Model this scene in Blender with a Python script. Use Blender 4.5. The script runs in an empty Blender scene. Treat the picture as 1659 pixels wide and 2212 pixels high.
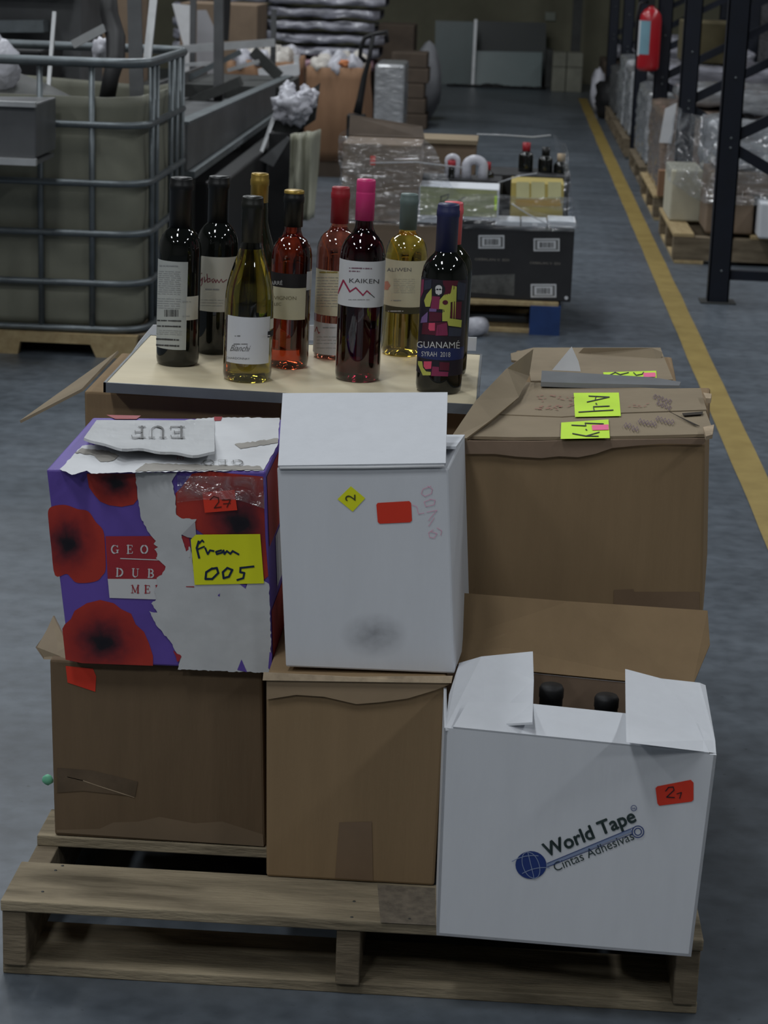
import bpy, bmesh, math, random
from mathutils import Vector, Matrix, noise
random.seed(7)
S = bpy.context.scene
COL = S.collection
V = Vector
# ------------------------------------------------------------------ camera
IW, IH, FPX, HC = 1659, 2212, 4600.0, 1.45
YAW, PITCH, ROLL = math.radians(-2.8555), math.radians(14.9942), 0.035
_f = V((math.sin(YAW)*math.cos(PITCH), math.cos(YAW)*math.cos(PITCH), -math.sin(PITCH)))
_r = V((math.cos(YAW), -math.sin(YAW), 0)); _u = _r.cross(_f)
CR = _r*math.cos(ROLL) + _u*math.sin(ROLL)
CU = _u*math.cos(ROLL) - _r*math.sin(ROLL)
CO = V((0, 0, HC))
cd = bpy.data.cameras.new('camera'); cam = bpy.data.objects.new('camera', cd); COL.objects.link(cam)
m = Matrix.Identity(4)
for i in range(3):
    m[i][0], m[i][1], m[i][2], m[i][3] = CR[i], CU[i], -_f[i], CO[i]
cam.matrix_world = m
cd.sensor_fit = 'VERTICAL'; cd.sensor_height = 24.0; cd.lens = FPX/IH*24.0
cd.clip_start = .05; cd.clip_end = 100
cd.dof.use_dof = True; cd.dof.focus_distance = 3.3; cd.dof.aperture_fstop = 8.0
S.camera = cam
# ------------------------------------------------------------------ world, exposure
S.view_settings.view_transform = 'Standard'; S.view_settings.look = 'None'
S.view_settings.gamma = 1.0; S.view_settings.use_curve_mapping = False
S.view_settings.exposure = 0.0
w = bpy.data.worlds.new('world'); S.world = w; w.use_nodes = True
w.node_tree.nodes['Background'].inputs[0].default_value = (.55, .62, .7, 1)
w.node_tree.nodes['Background'].inputs[1].default_value = .02
LAMP_W = 63.0
LAMP_COL = (.93, .97, 1.0)
LAMPS = [(x, y) for y in (-3.0, 1.0, 6.0, 9.4, 12.6) for x in (-4.9, -1.5, 4.6)] + [(-4.9, 15.4), (-1.5, 15.4), (4.6, 15.4)]
CEIL = 5.9

# ------------------------------------------------------------------ pixel <-> place helpers
def ray(x, y): return _f + CR*((x-IW/2)/FPX) - CU*((y-IH/2)/FPX)
def on_plane(x, y, p0, n):
    d = ray(x, y); return CO + d*((V(p0)-CO).dot(n)/d.dot(n))
def on_z(x, y, z): return on_plane(x, y, (0, 0, z), V((0, 0, 1)))
def on_y(x, y, Y): return on_plane(x, y, (0, Y, 0), V((0, 1, 0)))
def on_x(x, y, X): return on_plane(x, y, (X, 0, 0), V((1, 0, 0)))

# ------------------------------------------------------------------ materials
def lin(c):
    return tuple(((v/255)/12.92 if v/255 <= .04045 else ((v/255+.055)/1.055)**2.4) for v in c)
MATS = {}
def mat(name, col, rough=.7, metal=0., spec=.5, trans=0., ior=1.45, var=.0, vscale=8., bump=0., bscale=60., stretch=(1, 1, 1), col2=None, alpha=1., coat=0., emit=None):
    if name in MATS: return MATS[name]
    M = bpy.data.materials.new(name); M.use_nodes = True; nt = M.node_tree; b = nt.nodes['Principled BSDF']
    b.inputs['Base Color'].default_value = (*col, 1); b.inputs['Roughness'].default_value = rough
    b.inputs['Metallic'].default_value = metal; b.inputs['Specular IOR Level'].default_value = spec
    b.inputs['Transmission Weight'].default_value = trans; b.inputs['IOR'].default_value = ior
    b.inputs['Alpha'].default_value = alpha; b.inputs['Coat Weight'].default_value = coat
    if var or bump or col2:
        tc = nt.nodes.new('ShaderNodeTexCoord'); mp = nt.nodes.new('ShaderNodeMapping'); mp.inputs['Scale'].default_value = stretch
        nt.links.new(tc.outputs['Object'], mp.inputs[0])
    if var or col2:
        n = nt.nodes.new('ShaderNodeTexNoise'); n.inputs['Scale'].default_value = vscale; n.inputs['Detail'].default_value = 6; n.inputs['Roughness'].default_value = .6
        nt.links.new(mp.outputs[0], n.inputs['Vector'])
        r = nt.nodes.new('ShaderNodeValToRGB'); r.color_ramp.elements[0].position = .32; r.color_ramp.elements[1].position = .68
        c2 = col2 or tuple(v*(1+var) for v in col); c1 = col if col2 else tuple(v*(1-var) for v in col)
        r.color_ramp.elements[0].color = (*c1, 1); r.color_ramp.elements[1].color = (*c2, 1)
        nt.links.new(n.outputs['Fac'], r.inputs[0]); nt.links.new(r.outputs[0], b.inputs['Base Color'])
    if bump:
        n2 = nt.nodes.new('ShaderNodeTexNoise'); n2.inputs['Scale'].default_value = bscale; n2.inputs['Detail'].default_value = 4
        nt.links.new(mp.outputs[0], n2.inputs['Vector'])
        bp = nt.nodes.new('ShaderNodeBump'); bp.inputs['Strength'].default_value = bump; bp.inputs['Distance'].default_value = .01
        nt.links.new(n2.outputs['Fac'], bp.inputs['Height']); nt.links.new(bp.outputs[0], b.inputs['Normal'])
    MATS[name] = M; return M
CARD = mat('cardboard', (.265, .182, .102), .85, spec=.2, var=.05, vscale=4, bump=.08, bscale=14, stretch=(7, 7, .8))
CARD_K = mat('dark_kraft', (.16, .11, .066), .8, spec=.25, var=.07, vscale=4, bump=.08, bscale=14, stretch=(7, 7, .8))
CARD_L = mat('cardboard_light', (.275, .22, .15), .85, spec=.2, var=.1, vscale=7, bump=.1, bscale=30)
CARD_D = mat('cardboard_inside', (.24, .17, .12), .9, spec=.15, var=.15, vscale=6)
CARD_EDGE = mat('cardboard_edge', (.42, .33, .23), .9, spec=.1, var=.2, vscale=40)
WHITE_CARD = mat('white_cardboard', (.66, .68, .72), .75, spec=.3, var=.02, vscale=6, bump=.05, bscale=16, stretch=(6, 6, 1.))
WHITE_PAPER = mat('white_paper', (.68, .69, .71), .7, spec=.3, var=.05, vscale=14)
TORN = mat('torn_paper', (.55, .56, .57), .85, spec=.2, var=.08, vscale=12, bump=.1, bscale=25)
GREYPAPER = mat('scuffed_paper', (.36, .34, .31), .85, spec=.2, var=.14, vscale=16)
PURPLE = mat('purple_print', (.125, .075, .37), .45, var=.1, vscale=10)
RED_PRINT = mat('red_print', (.36, .03, .04), .45, var=.12, vscale=12)
WHITE_PRINT = mat('white_print', (.62, .62, .63), .6)
GREY_PRINT = mat('grey_print', (.16, .16, .16), .7)
BLACK_PRINT = mat('black_print', (.012, .014, .02), .6)
GREEN_PRINT = mat('dark_green_print', (.03, .05, .05), .6)
BLUE_PRINT = mat('blue_print', (.02, .045, .2), .5)
BLUE_LINE = mat('pale_blue_print', (.25, .31, .47), .6)
PINK_INK = mat('pink_ink', (.78, .42, .55), .7)
RED_INK = mat('faded_red_ink', (.33, .14, .11), .8)
PURPLE_INK = mat('purple_ink', (.14, .09, .12), .8)
NAVY_INK = mat('navy_marker', (.008, .02, .06), .5)
YELLOW = mat('yellow_sticker', (.78, .80, .015), .6, var=.05)
LIME = mat('lime_sticker', (.62, .95, .04), .6, var=.04)
PINK_ST = mat('pink_sticker', (.95, .16, .34), .6)
ORANGE = mat('red_orange_sticker', (.72, .045, .02), .55, var=.05)
TAPE = mat('packing_tape', (.20, .135, .085), .32, spec=.5, var=.1)
CLEAR_TAPE = mat('clear_tape_on_card', (.12, .085, .055), .25, spec=.5, var=.15, vscale=30)
SMUDGE = mat('grey_smudge', (.36, .37, .39), .8, var=.2, vscale=30)
WOOD = mat('pallet_wood', (.12, .098, .066), .85, spec=.2, col2=(.38, .315, .215), vscale=4, bump=.25, bscale=40, stretch=(1, 6, 6))
WOOD_D = mat('pallet_wood_dark', (.12, .095, .065), .9, spec=.15, col2=(.24, .195, .135), vscale=6, bump=.2, bscale=40, stretch=(1, 6, 6))
WOOD_Y = mat('pale_pine', (.34, .25, .13), .8, spec=.2, col2=(.46, .36, .2), vscale=7, stretch=(5, 1, 5))
PLY = mat('birch_board', (.66, .57, .39), .6, spec=.35, col2=(.74, .655, .47), vscale=3, stretch=(1, 5, 1))
EDGING = mat('grey_edging', (.16, .175, .19), .45, metal=.3, var=.15)
STEEL = mat('galvanised_steel', (.15, .17, .18), .42, metal=.55, var=.2, vscale=12)
STEEL_L = mat('bright_aluminium', (.55, .56, .57), .38, metal=.5, var=.12)
STEEL_G = mat('grey_sheet_metal', (.125, .128, .132), .45, metal=.35, var=.2, vscale=4)
STEEL_D = mat('dark_steel', (.05, .052, .05), .6, metal=.3, var=.25)
BLACK = mat('black_rubber', (.008, .008, .009), .6)
BLACK_GLOSS = mat('black_gloss', (.012, .012, .014), .25)
RACK = mat('navy_rack_paint', (.0035, .006, .014), .5, var=.2)
RACK_OR = mat('orange_beam_paint', (.45, .1, .03), .5)
HDPE = mat('ibc_plastic', (.2, .2, .155), .5, spec=.4, var=.14, vscale=4, bump=.2, bscale=4)
BAG = mat('white_plastic_bag', (.5, .5, .55), .35, var=.12, bump=.8, bscale=22)
BAG_B = mat('beige_refuse_bag', (.5, .47, .43), .45, var=.15, bump=.5, bscale=18)
SHEET = mat('plastic_sheet', (.34, .34, .27), .4, var=.2, vscale=6, bump=.4, bscale=8, stretch=(4, 4, .5))
KRAFT = mat('kraft_gaylord', (.26, .145, .08), .8, var=.12, vscale=4, stretch=(4, 4, .4))
BROWN_F = mat('far_brown_box', (.2, .145, .1), .85, var=.15, vscale=5)
DARK_BR = mat('dark_brown_box', (.075, .055, .04), .85, var=.2)
WRAPPED = mat('wrapped_goods', (.3, .31, .325), .16, spec=.8, var=.3, vscale=5, bump=.9, bscale=9, stretch=(2, 2, 5), coat=.5)
WRAP_BR = mat('wrapped_brown_goods', (.25, .19, .15), .18, spec=.8, var=.2, vscale=5, bump=.8, bscale=9, stretch=(2, 2, 5), coat=.5)
BALE = mat('film_bale', (.27, .27, .31), .2, spec=.7, var=.35, vscale=6, bump=.8, bscale=9, stretch=(1, 1, 6))
BALE_P = mat('pink_film_bale', (.5, .3, .36), .35, spec=.6, var=.3, vscale=6, bump=.6, bscale=9, stretch=(1, 1, 6))
GREEN_GL = mat('green_glass_sheet', (.03, .06, .06), .3, spec=.6, var=.12, vscale=2)
GREEN_GL2 = mat('pale_glass_sheet', (.085, .13, .13), .3, spec=.6, var=.08, vscale=2)
CREAM = mat('cream_box', (.5, .47, .36), .8, var=.08)
RED_EXT = mat('extinguisher_red', (.38, .012, .02), .3, coat=.4)
BLUE_LAB = mat('pale_blue_label', (.18, .33, .4), .6, var=.1)
BLUE_PAINT = mat('blue_painted_wood', (.015, .045, .16), .7, var=.2)

def film_mat(name, amount, bscale=9., bstr=.9, stretch=(1, 1, 1), tint=(.9, .92, .95)):
    M = bpy.data.materials.new(name); M.use_nodes = True; nt = M.node_tree; nt.nodes.clear()
    out = nt.nodes.new('ShaderNodeOutputMaterial'); mx = nt.nodes.new('ShaderNodeMixShader')
    tr = nt.nodes.new('ShaderNodeBsdfTransparent'); gl = nt.nodes.new('ShaderNodeBsdfGlossy'); df = nt.nodes.new('ShaderNodeBsdfDiffuse'); m2 = nt.nodes.new('ShaderNodeMixShader')
    tr.inputs[0].default_value = (*tint, 1); gl.inputs['Roughness'].default_value = .16; df.inputs[0].default_value = (.7, .72, .75, 1)
    tc = nt.nodes.new('ShaderNodeTexCoord'); mp = nt.nodes.new('ShaderNodeMapping'); mp.inputs['Scale'].default_value = stretch
    n = nt.nodes.new('ShaderNodeTexNoise'); n.inputs['Scale'].default_value = bscale; n.inputs['Detail'].default_value = 3; n.inputs['Distortion'].default_value = 1.2
    bp = nt.nodes.new('ShaderNodeBump'); bp.inputs['Strength'].default_value = bstr; bp.inputs['Distance'].default_value = .05
    nt.links.new(tc.outputs['Object'], mp.inputs[0]); nt.links.new(mp.outputs[0], n.inputs['Vector']); nt.links.new(n.outputs['Fac'], bp.inputs['Height'])
    nt.links.new(bp.outputs[0], gl.inputs['Normal']); m2.inputs[0].default_value = .3
    nt.links.new(gl.outputs[0], m2.inputs[1]); nt.links.new(df.outputs[0], m2.inputs[2])
    rp = nt.nodes.new('ShaderNodeMapRange'); rp.inputs['From Min'].default_value = .35; rp.inputs['From Max'].default_value = .75
    rp.inputs['To Min'].default_value = amount*.35; rp.inputs['To Max'].default_value = amount*1.9
    nt.links.new(n.outputs['Fac'], rp.inputs['Value']); nt.links.new(rp.outputs[0], mx.inputs[0])
    nt.links.new(tr.outputs[0], mx.inputs[1]); nt.links.new(m2.outputs[0], mx.inputs[2]); nt.links.new(mx.outputs[0], out.inputs[0])
    MATS[name] = M; return M
FILM = film_mat('stretch_film', .22, 7, .8, (1, 1, 5))
FILM2 = film_mat('loose_film', .3, 8, 1., (1, 1, 2))

def floor_mat():
    M = bpy.data.materials.new('concrete_floor'); M.use_nodes = True; nt = M.node_tree; b = nt.nodes['Principled BSDF']
    tc = nt.nodes.new('ShaderNodeTexCoord')
    def nz(sc, det, strc=(1, 1, 1)):
        mp = nt.nodes.new('ShaderNodeMapping'); mp.inputs['Scale'].default_value = strc
        n = nt.nodes.new('ShaderNodeTexNoise'); n.inputs['Scale'].default_value = sc; n.inputs['Detail'].default_value = det
        nt.links.new(tc.outputs['Object'], mp.inputs[0]); nt.links.new(mp.outputs[0], n.inputs['Vector']); return n
    def ramp(n, p0, p1, c0, c1):
        r = nt.nodes.new('ShaderNodeValToRGB'); r.color_ramp.elements[0].position = p0; r.color_ramp.elements[1].position = p1
        r.color_ramp.elements[0].color = (*c0, 1); r.color_ramp.elements[1].color = (*c1, 1); nt.links.new(n.outputs['Fac'], r.inputs[0]); return r
    def mul(a, c):
        x = nt.nodes.new('ShaderNodeMixRGB'); x.blend_type = 'MULTIPLY'; x.inputs[0].default_value = 1
        nt.links.new(a.outputs[0], x.inputs[1]); nt.links.new(c.outputs[0], x.inputs[2]); return x
    a = ramp(nz(1.3, 8), .3, .7, (.085, .102, .122), (.135, .156, .182))
    c = ramp(nz(22, 6), .3, .62, (.68, .69, .7), (1.05, 1.05, 1.05))
    d = ramp(nz(4, 9, (.5, 1.6, 1)), .42, .6, (.86, .86, .86), (1.05, 1.05, 1.05))
    e = ramp(nz(60, 2), .22, .3, (.55, .56, .56), (1, 1, 1))
    x = mul(mul(mul(a, c), d), e); nt.links.new(x.outputs[0], b.inputs['Base Color'])
    b.inputs['Roughness'].default_value = .36; b.inputs['Specular IOR Level'].default_value = .5
    return M

# ------------------------------------------------------------------ mesh helpers
class MB:
    def __init__(s): s.v = []; s.f = []; s.uv = None; s.smooth = False
    def quad(s, *p):
        i = len(s.v); s.v += [V(q) for q in p]; s.f.append(tuple(range(i, i+len(p)))); return s
    def hexa(s, c):  # c: 4 bottom, 4 top (same winding, ccw from above)
        i = len(s.v); s.v += [V(q) for q in c]
        for q in ((3, 2, 1, 0), (4, 5, 6, 7), (0, 1, 5, 4), (1, 2, 6, 5), (2, 3, 7, 6), (3, 0, 4, 7)): s.f.append(tuple(i+k for k in q))
        return s
    def box(s, x0, x1, y0, y1, z0, z1):
        return s.hexa([(x0, y0, z0), (x1, y0, z0), (x1, y1, z0), (x0, y1, z0), (x0, y0, z1), (x1, y0, z1), (x1, y1, z1), (x0, y1, z1)])
    def slab(s, p, t, n=None):  # thick polygon
        p = [V(q) for q in p]
        if n is None: n = (p[1]-p[0]).cross(p[2]-p[0]).normalized()
        k = len(p); i = len(s.v); s.v += p + [q + V(n)*t for q in p]
        s.f.append(tuple(i+j for j in reversed(range(k)))); s.f.append(tuple(i+k+j for j in range(k)))
        for j in range(k): s.f.append((i+j, i+(j+1) % k, i+k+(j+1) % k, i+k+j))
        return s
    def bar(s, a, b, w, t=None, up=(0, 0, 1)):
        a, b = V(a), V(b); t = t or w; d = (b-a).normalized(); u = V(up)
        if abs(d.dot(u)) > .95: u = V((0, 1, 0))
        x = d.cross(u).normalized()*w/2; y = x.cross(d).normalized()*t/2
        return s.hexa([a-x-y, a+x-y, a+x+y, a-x+y, b-x-y, b+x-y, b+x+y, b-x+y])
    def tube(s, pts, r, n=8, closed=False):
        pts = [V(p) for p in pts]; i = len(s.v); k = len(pts); s.smooth = True; pu = None
        for j, p in enumerate(pts):
            q0 = pts[j-1] if (j or closed) else p; q1 = pts[(j+1) % k] if (j < k-1 or closed) else p
            d = (q1-q0).normalized()
            if pu is None: pu = d.orthogonal().normalized()
            pu = (pu - d*pu.dot(d)).normalized(); x = pu; y = d.cross(x)
            rr = r[j] if isinstance(r, (list, tuple)) else r
            for a in range(n):
                t = 2*math.pi*a/n; s.v.append(p + x*math.cos(t)*rr + y*math.sin(t)*rr)
        for j in range(k if closed else k-1):
            for a in range(n):
                s.f.append((i+j*n+a, i+j*n+(a+1) % n, i+((j+1) % k)*n+(a+1) % n, i+((j+1) % k)*n+a))
        if not closed:
            s.f.append(tuple(i+a for a in reversed(range(n)))); s.f.append(tuple(i+(k-1)*n+a for a in range(n)))
        return s
    def lathe(s, prof, n=40, c=(0, 0, 0)):
        i = len(s.v); s.smooth = True; c = V(c); rings = []
        for r, z in prof:
            if r < 1e-6: rings.append([len(s.v)]); s.v.append(c+V((0, 0, z)))
            else:
                rings.append([len(s.v)+a for a in range(n)])
                for a in range(n): s.v.append(c+V((r*math.cos(2*math.pi*a/n), r*math.sin(2*math.pi*a/n), z)))
        for A, B in zip(rings, rings[1:]):
            for a in range(n):
                a2 = (a+1) % n
                if len(A) == 1 and len(B) == 1: continue
                if len(A) == 1: s.f.append((A[0], B[a2], B[a]))
                elif len(B) == 1: s.f.append((A[a], A[a2], B[0]))
                else: s.f.append((A[a], A[a2], B[a2], B[a]))
        return s
    def grid(s, fn, nu, nv):
        i = len(s.v)
        for a in range(nu+1):
            for b in range(nv+1): s.v.append(V(fn(a/nu, b/nv)))
        for a in range(nu):
            for b in range(nv):
                k = i+a*(nv+1)+b; s.f.append((k, k+nv+1, k+nv+2, k+1))
        s.smooth = True
        return s
    def blob(s, c, rad, seed=0, amp=.35, sub=3, fz=2.2):
        bm = bmesh.new(); bmesh.ops.create_icosphere(bm, subdivisions=sub, radius=1); i = len(s.v)
        for v in bm.verts:
            d = v.co.normalized(); o_ = V((seed*3.1, seed*1.7, seed)); k = 1 + amp*(noise.fractal(d*fz+o_, 1., 2., 4)+.9*(.25-abs(noise.noise(d*fz*1.9+o_)))+.5*(.2-abs(noise.noise(d*fz*4.5+o_))))
            s.v.append(V(c)+V((d.x*rad[0]*k, d.y*rad[1]*k, d.z*rad[2]*k)))
        for f in bm.faces: s.f.append(tuple(i+v.index for v in f.verts))
        bm.free(); s.smooth = True; return s
def wloc(o):
    p = V((0, 0, 0))
    while o: p += o.location; o = o.parent
    return p
def obj(name, mb, mt, parent=None, bevel=0., local=False, smooth=None, solid=0.):
    me = bpy.data.meshes.new(name); off = V((0, 0, 0)) if (local or not parent) else wloc(parent)
    me.from_pydata([tuple(v-off) for v in mb.v], [], mb.f); me.update()
    if bevel:
        bm = bmesh.new(); bm.from_mesh(me); bmesh.ops.recalc_face_normals(bm, faces=bm.faces)
        bmesh.ops.bevel(bm, geom=bm.edges[:], offset=bevel, segments=2, affect='EDGES', profile=.5); bm.to_mesh(me); bm.free()
    if mb.uv:
        l = me.uv_layers.new(name='UVMap')
        for lp in me.loops: l.data[lp.index].uv = mb.uv[lp.vertex_index]
    if smooth if smooth is not None else mb.smooth:
        me.shade_smooth() if hasattr(me, 'shade_smooth') else None
    me.materials.append(mt)
    o = bpy.data.objects.new(name, me); COL.objects.link(o); o.parent = parent
    if solid:
        md = o.modifiers.new('thickness', 'SOLIDIFY'); md.thickness = solid; md.offset = 0
    return o
def tag(o, label, cat, group=None):
    o['label'] = label; o['category'] = cat
    if group: o['group'] = group
    return o
def thing(name, label, cat, loc=(0, 0, 0), group=None):
    o = bpy.data.objects.new(name, None); COL.objects.link(o); o.location = loc; o.empty_display_size = .05
    return tag(o, label, cat, group)
def struct(o): o['kind'] = 'structure'; return o
def one(name, mb, mt, label, cat, group=None, base=None, bevel=0., smooth=None, solid=0.):
    """single-mesh thing whose origin sits at its base"""
    if base is None:
        base = V((sum(v.x for v in mb.v)/len(mb.v), sum(v.y for v in mb.v)/len(mb.v), min(v.z for v in mb.v)))
    mb.v = [v-V(base) for v in mb.v]
    o = obj(name, mb, mt, None, bevel, True, smooth, solid); o.location = base
    return tag(o, label, cat, group)
def copy_tree(o, parent=None):
    c = o.copy(); COL.objects.link(c); c.parent = parent
    for ch in list(o.children): copy_tree(ch, c)
    return c

# --- flat print helpers: shapes given in picture coordinates, laid on a real surface by a mapping function
def decal(name, parent, mt, polys, fn, uvc=None, local=False, label=None):
    mb = MB(); mb.uv = [] if uvc else None
    for k_, p in enumerate(polys):
        o_ = V((0, -.55, .6))*(2e-5*(k_ % 9))
        i = len(mb.v); mb.v += [V(fn(*q))+o_ for q in p]; mb.f.append(tuple(range(i, i+len(p))))
        if uvc: mb.uv += [((q[0]-uvc[0])/uvc[2], (q[1]-uvc[1])/uvc[3]) for q in p]
    o = obj(name, mb, mt, parent, local=local)
    if label: o['label'] = label
    return o
def ribbon(pts, wd):
    out = []
    for (x0, y0), (x1, y1) in zip(pts, pts[1:]):
        d = math.hypot(x1-x0, y1-y0) or 1; nx, ny = -(y1-y0)/d*wd/2, (x1-x0)/d*wd/2; ex, ey = (x1-x0)/d*wd*.3, (y1-y0)/d*wd*.3
        out.append([(x0-ex+nx, y0-ey+ny), (x1+ex+nx, y1+ey+ny), (x1+ex-nx, y1+ey-ny), (x0-ex-nx, y0-ey-ny)])
    return out
def ell(cx, cy, rx, ry, n=28, a0=0., a1=2*math.pi, rot=0.):
    k = n if abs(a1-a0-2*math.pi) < 1e-6 else n+1
    return [(cx+rx*math.cos(a0+(a1-a0)*i/n)*math.cos(rot)-ry*math.sin(a0+(a1-a0)*i/n)*math.sin(rot),
             cy+rx*math.cos(a0+(a1-a0)*i/n)*math.sin(rot)+ry*math.sin(a0+(a1-a0)*i/n)*math.cos(rot)) for i in range(k)]
def ragged(pts, amp=2., step=7., seed=1, closed=True):
    R = random.Random(seed); out = []; n = len(pts)
    for i in range(n if closed else n-1):
        (x0, y0), (x1, y1) = pts[i], pts[(i+1) % n]; k = max(1, int(math.hypot(x1-x0, y1-y0)/step))
        for j in range(k):
            a = R.uniform(-amp, amp) if j else 0; b = R.uniform(-amp, amp) if j else 0
            out.append((x0+(x1-x0)*j/k+a, y0+(y1-y0)*j/k+b))
    if not closed: out.append(pts[-1])
    return out
def smoothp(p, k=4):
    out = []; n = len(p)
    for i in range(n):
        a, b, c, d = p[i-1], p[i], p[(i+1) % n], p[(i+2) % n]
        for j in range(k):
            t = j/k; out.append(tuple(.5*(2*b[m]+(c[m]-a[m])*t+(2*a[m]-5*b[m]+4*c[m]-d[m])*t*t+(3*b[m]-a[m]-3*c[m]+d[m])*t**3) for m in (0, 1)))
    return out
def rect(x0, y0, x1, y1): return [(x0, y0), (x1, y0), (x1, y1), (x0, y1)]
_txt = {}
def text_polys(s):
    """outline font as polygons, unit cap height ~0.7, origin at left baseline"""
    if s not in _txt:
        cu = bpy.data.curves.new('t', 'FONT'); cu.body = s; cu.resolution_u = 3; o = bpy.data.objects.new('t', cu); COL.objects.link(o)
        me = bpy.data.meshes.new_from_object(o.evaluated_get(bpy.context.evaluated_depsgraph_get()))
        _txt[s] = [[(me.vertices[i].co.x, me.vertices[i].co.y) for i in p.vertices] for p in me.polygons]
        bpy.data.objects.remove(o); bpy.data.curves.remove(cu); bpy.data.meshes.remove(me)
    return _txt[s]
def text(s, x, y, size, ang=0., width=None, bold=0.):
    """text polygons in picture coords; y down; ang clockwise on screen"""
    P = text_polys(s)
    mx = max(q[0] for p in P for q in p); sx = (width/mx) if width else size
    c, si = math.cos(ang), math.sin(ang)
    out = [[(x+q[0]*sx*c+q[1]*size*si, y+q[0]*sx*si-q[1]*size*c) for q in p] for p in P]
    if bold:
        out = [[(a+dx*bold, b+dy*bold) for a, b in p] for dx, dy in ((0, 0), (1, 0), (-1, 0), (0, 1), (0, -1)) for p in out]
    return out
# serif capitals: (x,y) in units of cap height, thick and thin strokes
def serif(ch):
    T, N = .17, .065
    st = lambda x: [([(x, 0), (x, 1)], T), ([(x-.16, .03), (x+.16, .03)], N), ([(x-.16, .97), (x+.16, .97)], N)]
    arc = lambda cx, cy, rx, ry, a0, a1: [(cx+rx*math.cos(math.radians(a0+(a1-a0)*i/14)), cy+ry*math.sin(math.radians(a0+(a1-a0)*i/14))) for i in range(15)]
    if ch == 'E': return st(.2)+[([(.2, .97), (.66, .97), (.68, .78)], N), ([(.2, .03), (.68, .03), (.72, .24)], N), ([(.2, .52), (.52, .52)], N), ([(.52, .4), (.52, .64)], N)], .78
    if ch == 'F': return st(.2)+[([(.2, .97), (.66, .97), (.68, .78)], N), ([(.2, .5), (.52, .5)], N), ([(.52, .38), (.52, .62)], N)], .74
    if ch == 'O': return [(arc(.45, .5, .37, .46, 110, 250), T), (arc(.45, .5, .37, .46, -70, 70), T), (arc(.45, .5, .37, .46, 60, 120), N), (arc(.45, .5, .37, .46, 240, 300), N)], .92
    if ch == 'G': return [(arc(.45, .5, .37, .46, 110, 260), T), (arc(.45, .5, .37, .46, 40, 115), N), (arc(.45, .5, .37, .46, 255, 330), N), ([(.76, .1), (.76, .42)], T), ([(.6, .42), (.92, .42)], N), ([(.78, .72), (.78, .97)], N)], .95
    if ch == 'D': return st(.2)+[(arc(.32, .5, .48, .46, -65, 65), T), ([(.2, .97), (.5, .93)], N), ([(.2, .03), (.5, .07)], N)], .9
    if ch == 'U': return [([(.2, 1), (.2, .3)]+arc(.46, .3, .26, .27, 180, 270), T*.9), (arc(.46, .3, .26, .27, 270, 360)+[(.72, 1)], N), ([(.04, .97), (.36, .97)], N), ([(.58, .97), (.86, .97)], N)], .9
    if ch == 'B': return st(.2)+[(arc(.4, .74, .24, .22, -80, 80), T*.85), (arc(.4, .27, .3, .24, -80, 80), T*.9), ([(.2, .97), (.45, .97)], N), ([(.2, .52), (.45, .52)], N), ([(.2, .03), (.45, .03)], N)], .82
    if ch == 'M': return [([(.15, 0), (.15, 1)], N), ([(.85, 0), (.85, 1)], T), ([(.15, 1), (.5, .1)], T*.8), ([(.5, .1), (.85, 1)], N), ([(0, .03), (.3, .03)], N), ([(.7, .03), (1, .03)], N), ([(0, .97), (.2, .97)], N), ([(.8, .97), (1, .97)], N)], 1.05
    if ch == 'R': return st(.2)+[(arc(.4, .74, .26, .23, -80, 80), T*.85), ([(.2, .97), (.45, .97)], N), ([(.2, .5), (.45, .5)], N), ([(.42, .5), (.78, .02)], T*.8)], .85
    if ch == 'I': return st(.2), .42
    return [], .5
def serif_text(s, x, y, size, ang=0., gap=.0, sx=1., flip=False):
    out = []; cx = 0.; c, si = math.cos(ang), math.sin(ang)
    for ch in s:
        strokes, adv = serif(ch)
        for pts, wd in strokes:
            q = [((cx+a*sx)*size, b*size) for a, b in pts]
            for poly in ribbon(q, wd*size): out.append([(x+a*c+b*si, y+a*si-b*c) for a, b in poly])
        cx += adv*sx+gap
    return out

# ================================================================== SETTING
fl = MB().box(-9, 9, -8, 24.2, -.2, 0); struct(obj('floor', fl, floor_mat()))
WALLM = mat('far_wall_paint', (.15, .145, .10), .9, var=.15, vscale=2)
WALLS = mat('side_wall_paint', (.24, .24, .23), .9, var=.1, vscale=1)
struct(obj('wall_far', MB().box(-9, 9, 24.0, 24.2, 0, CEIL), WALLM))
struct(obj('wall_near', MB().box(-9, 9, -8.2, -8, 0, CEIL), WALLS))
struct(obj('wall_left', MB().box(-9.2, -9, -8, 24.2, 0, CEIL), WALLS))
struct(obj('wall_right', MB().box(9, 9.2, -8, 24.2, 0, CEIL), WALLS))
struct(obj('ceiling', MB().box(-9.2, 9.2, -8.2, 24.2, CEIL, CEIL+.2), mat('ceiling_sheet', (.3, .3, .3), .8)))
YL = mat('yellow_floor_paint', (.25, .175, .045), .6, col2=(.33, .24, .07), vscale=9)
def yline(u, v):
    y = -7.5+u*29.2; return (.713+v*.087+.004*noise.noise(V((y*2, v, 0))), y, .002)
struct(obj('trim_1', MB().grid(lambda u, v: yline(u, v), 120, 1), YL))['label'] = 'yellow painted aisle line'
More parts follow.
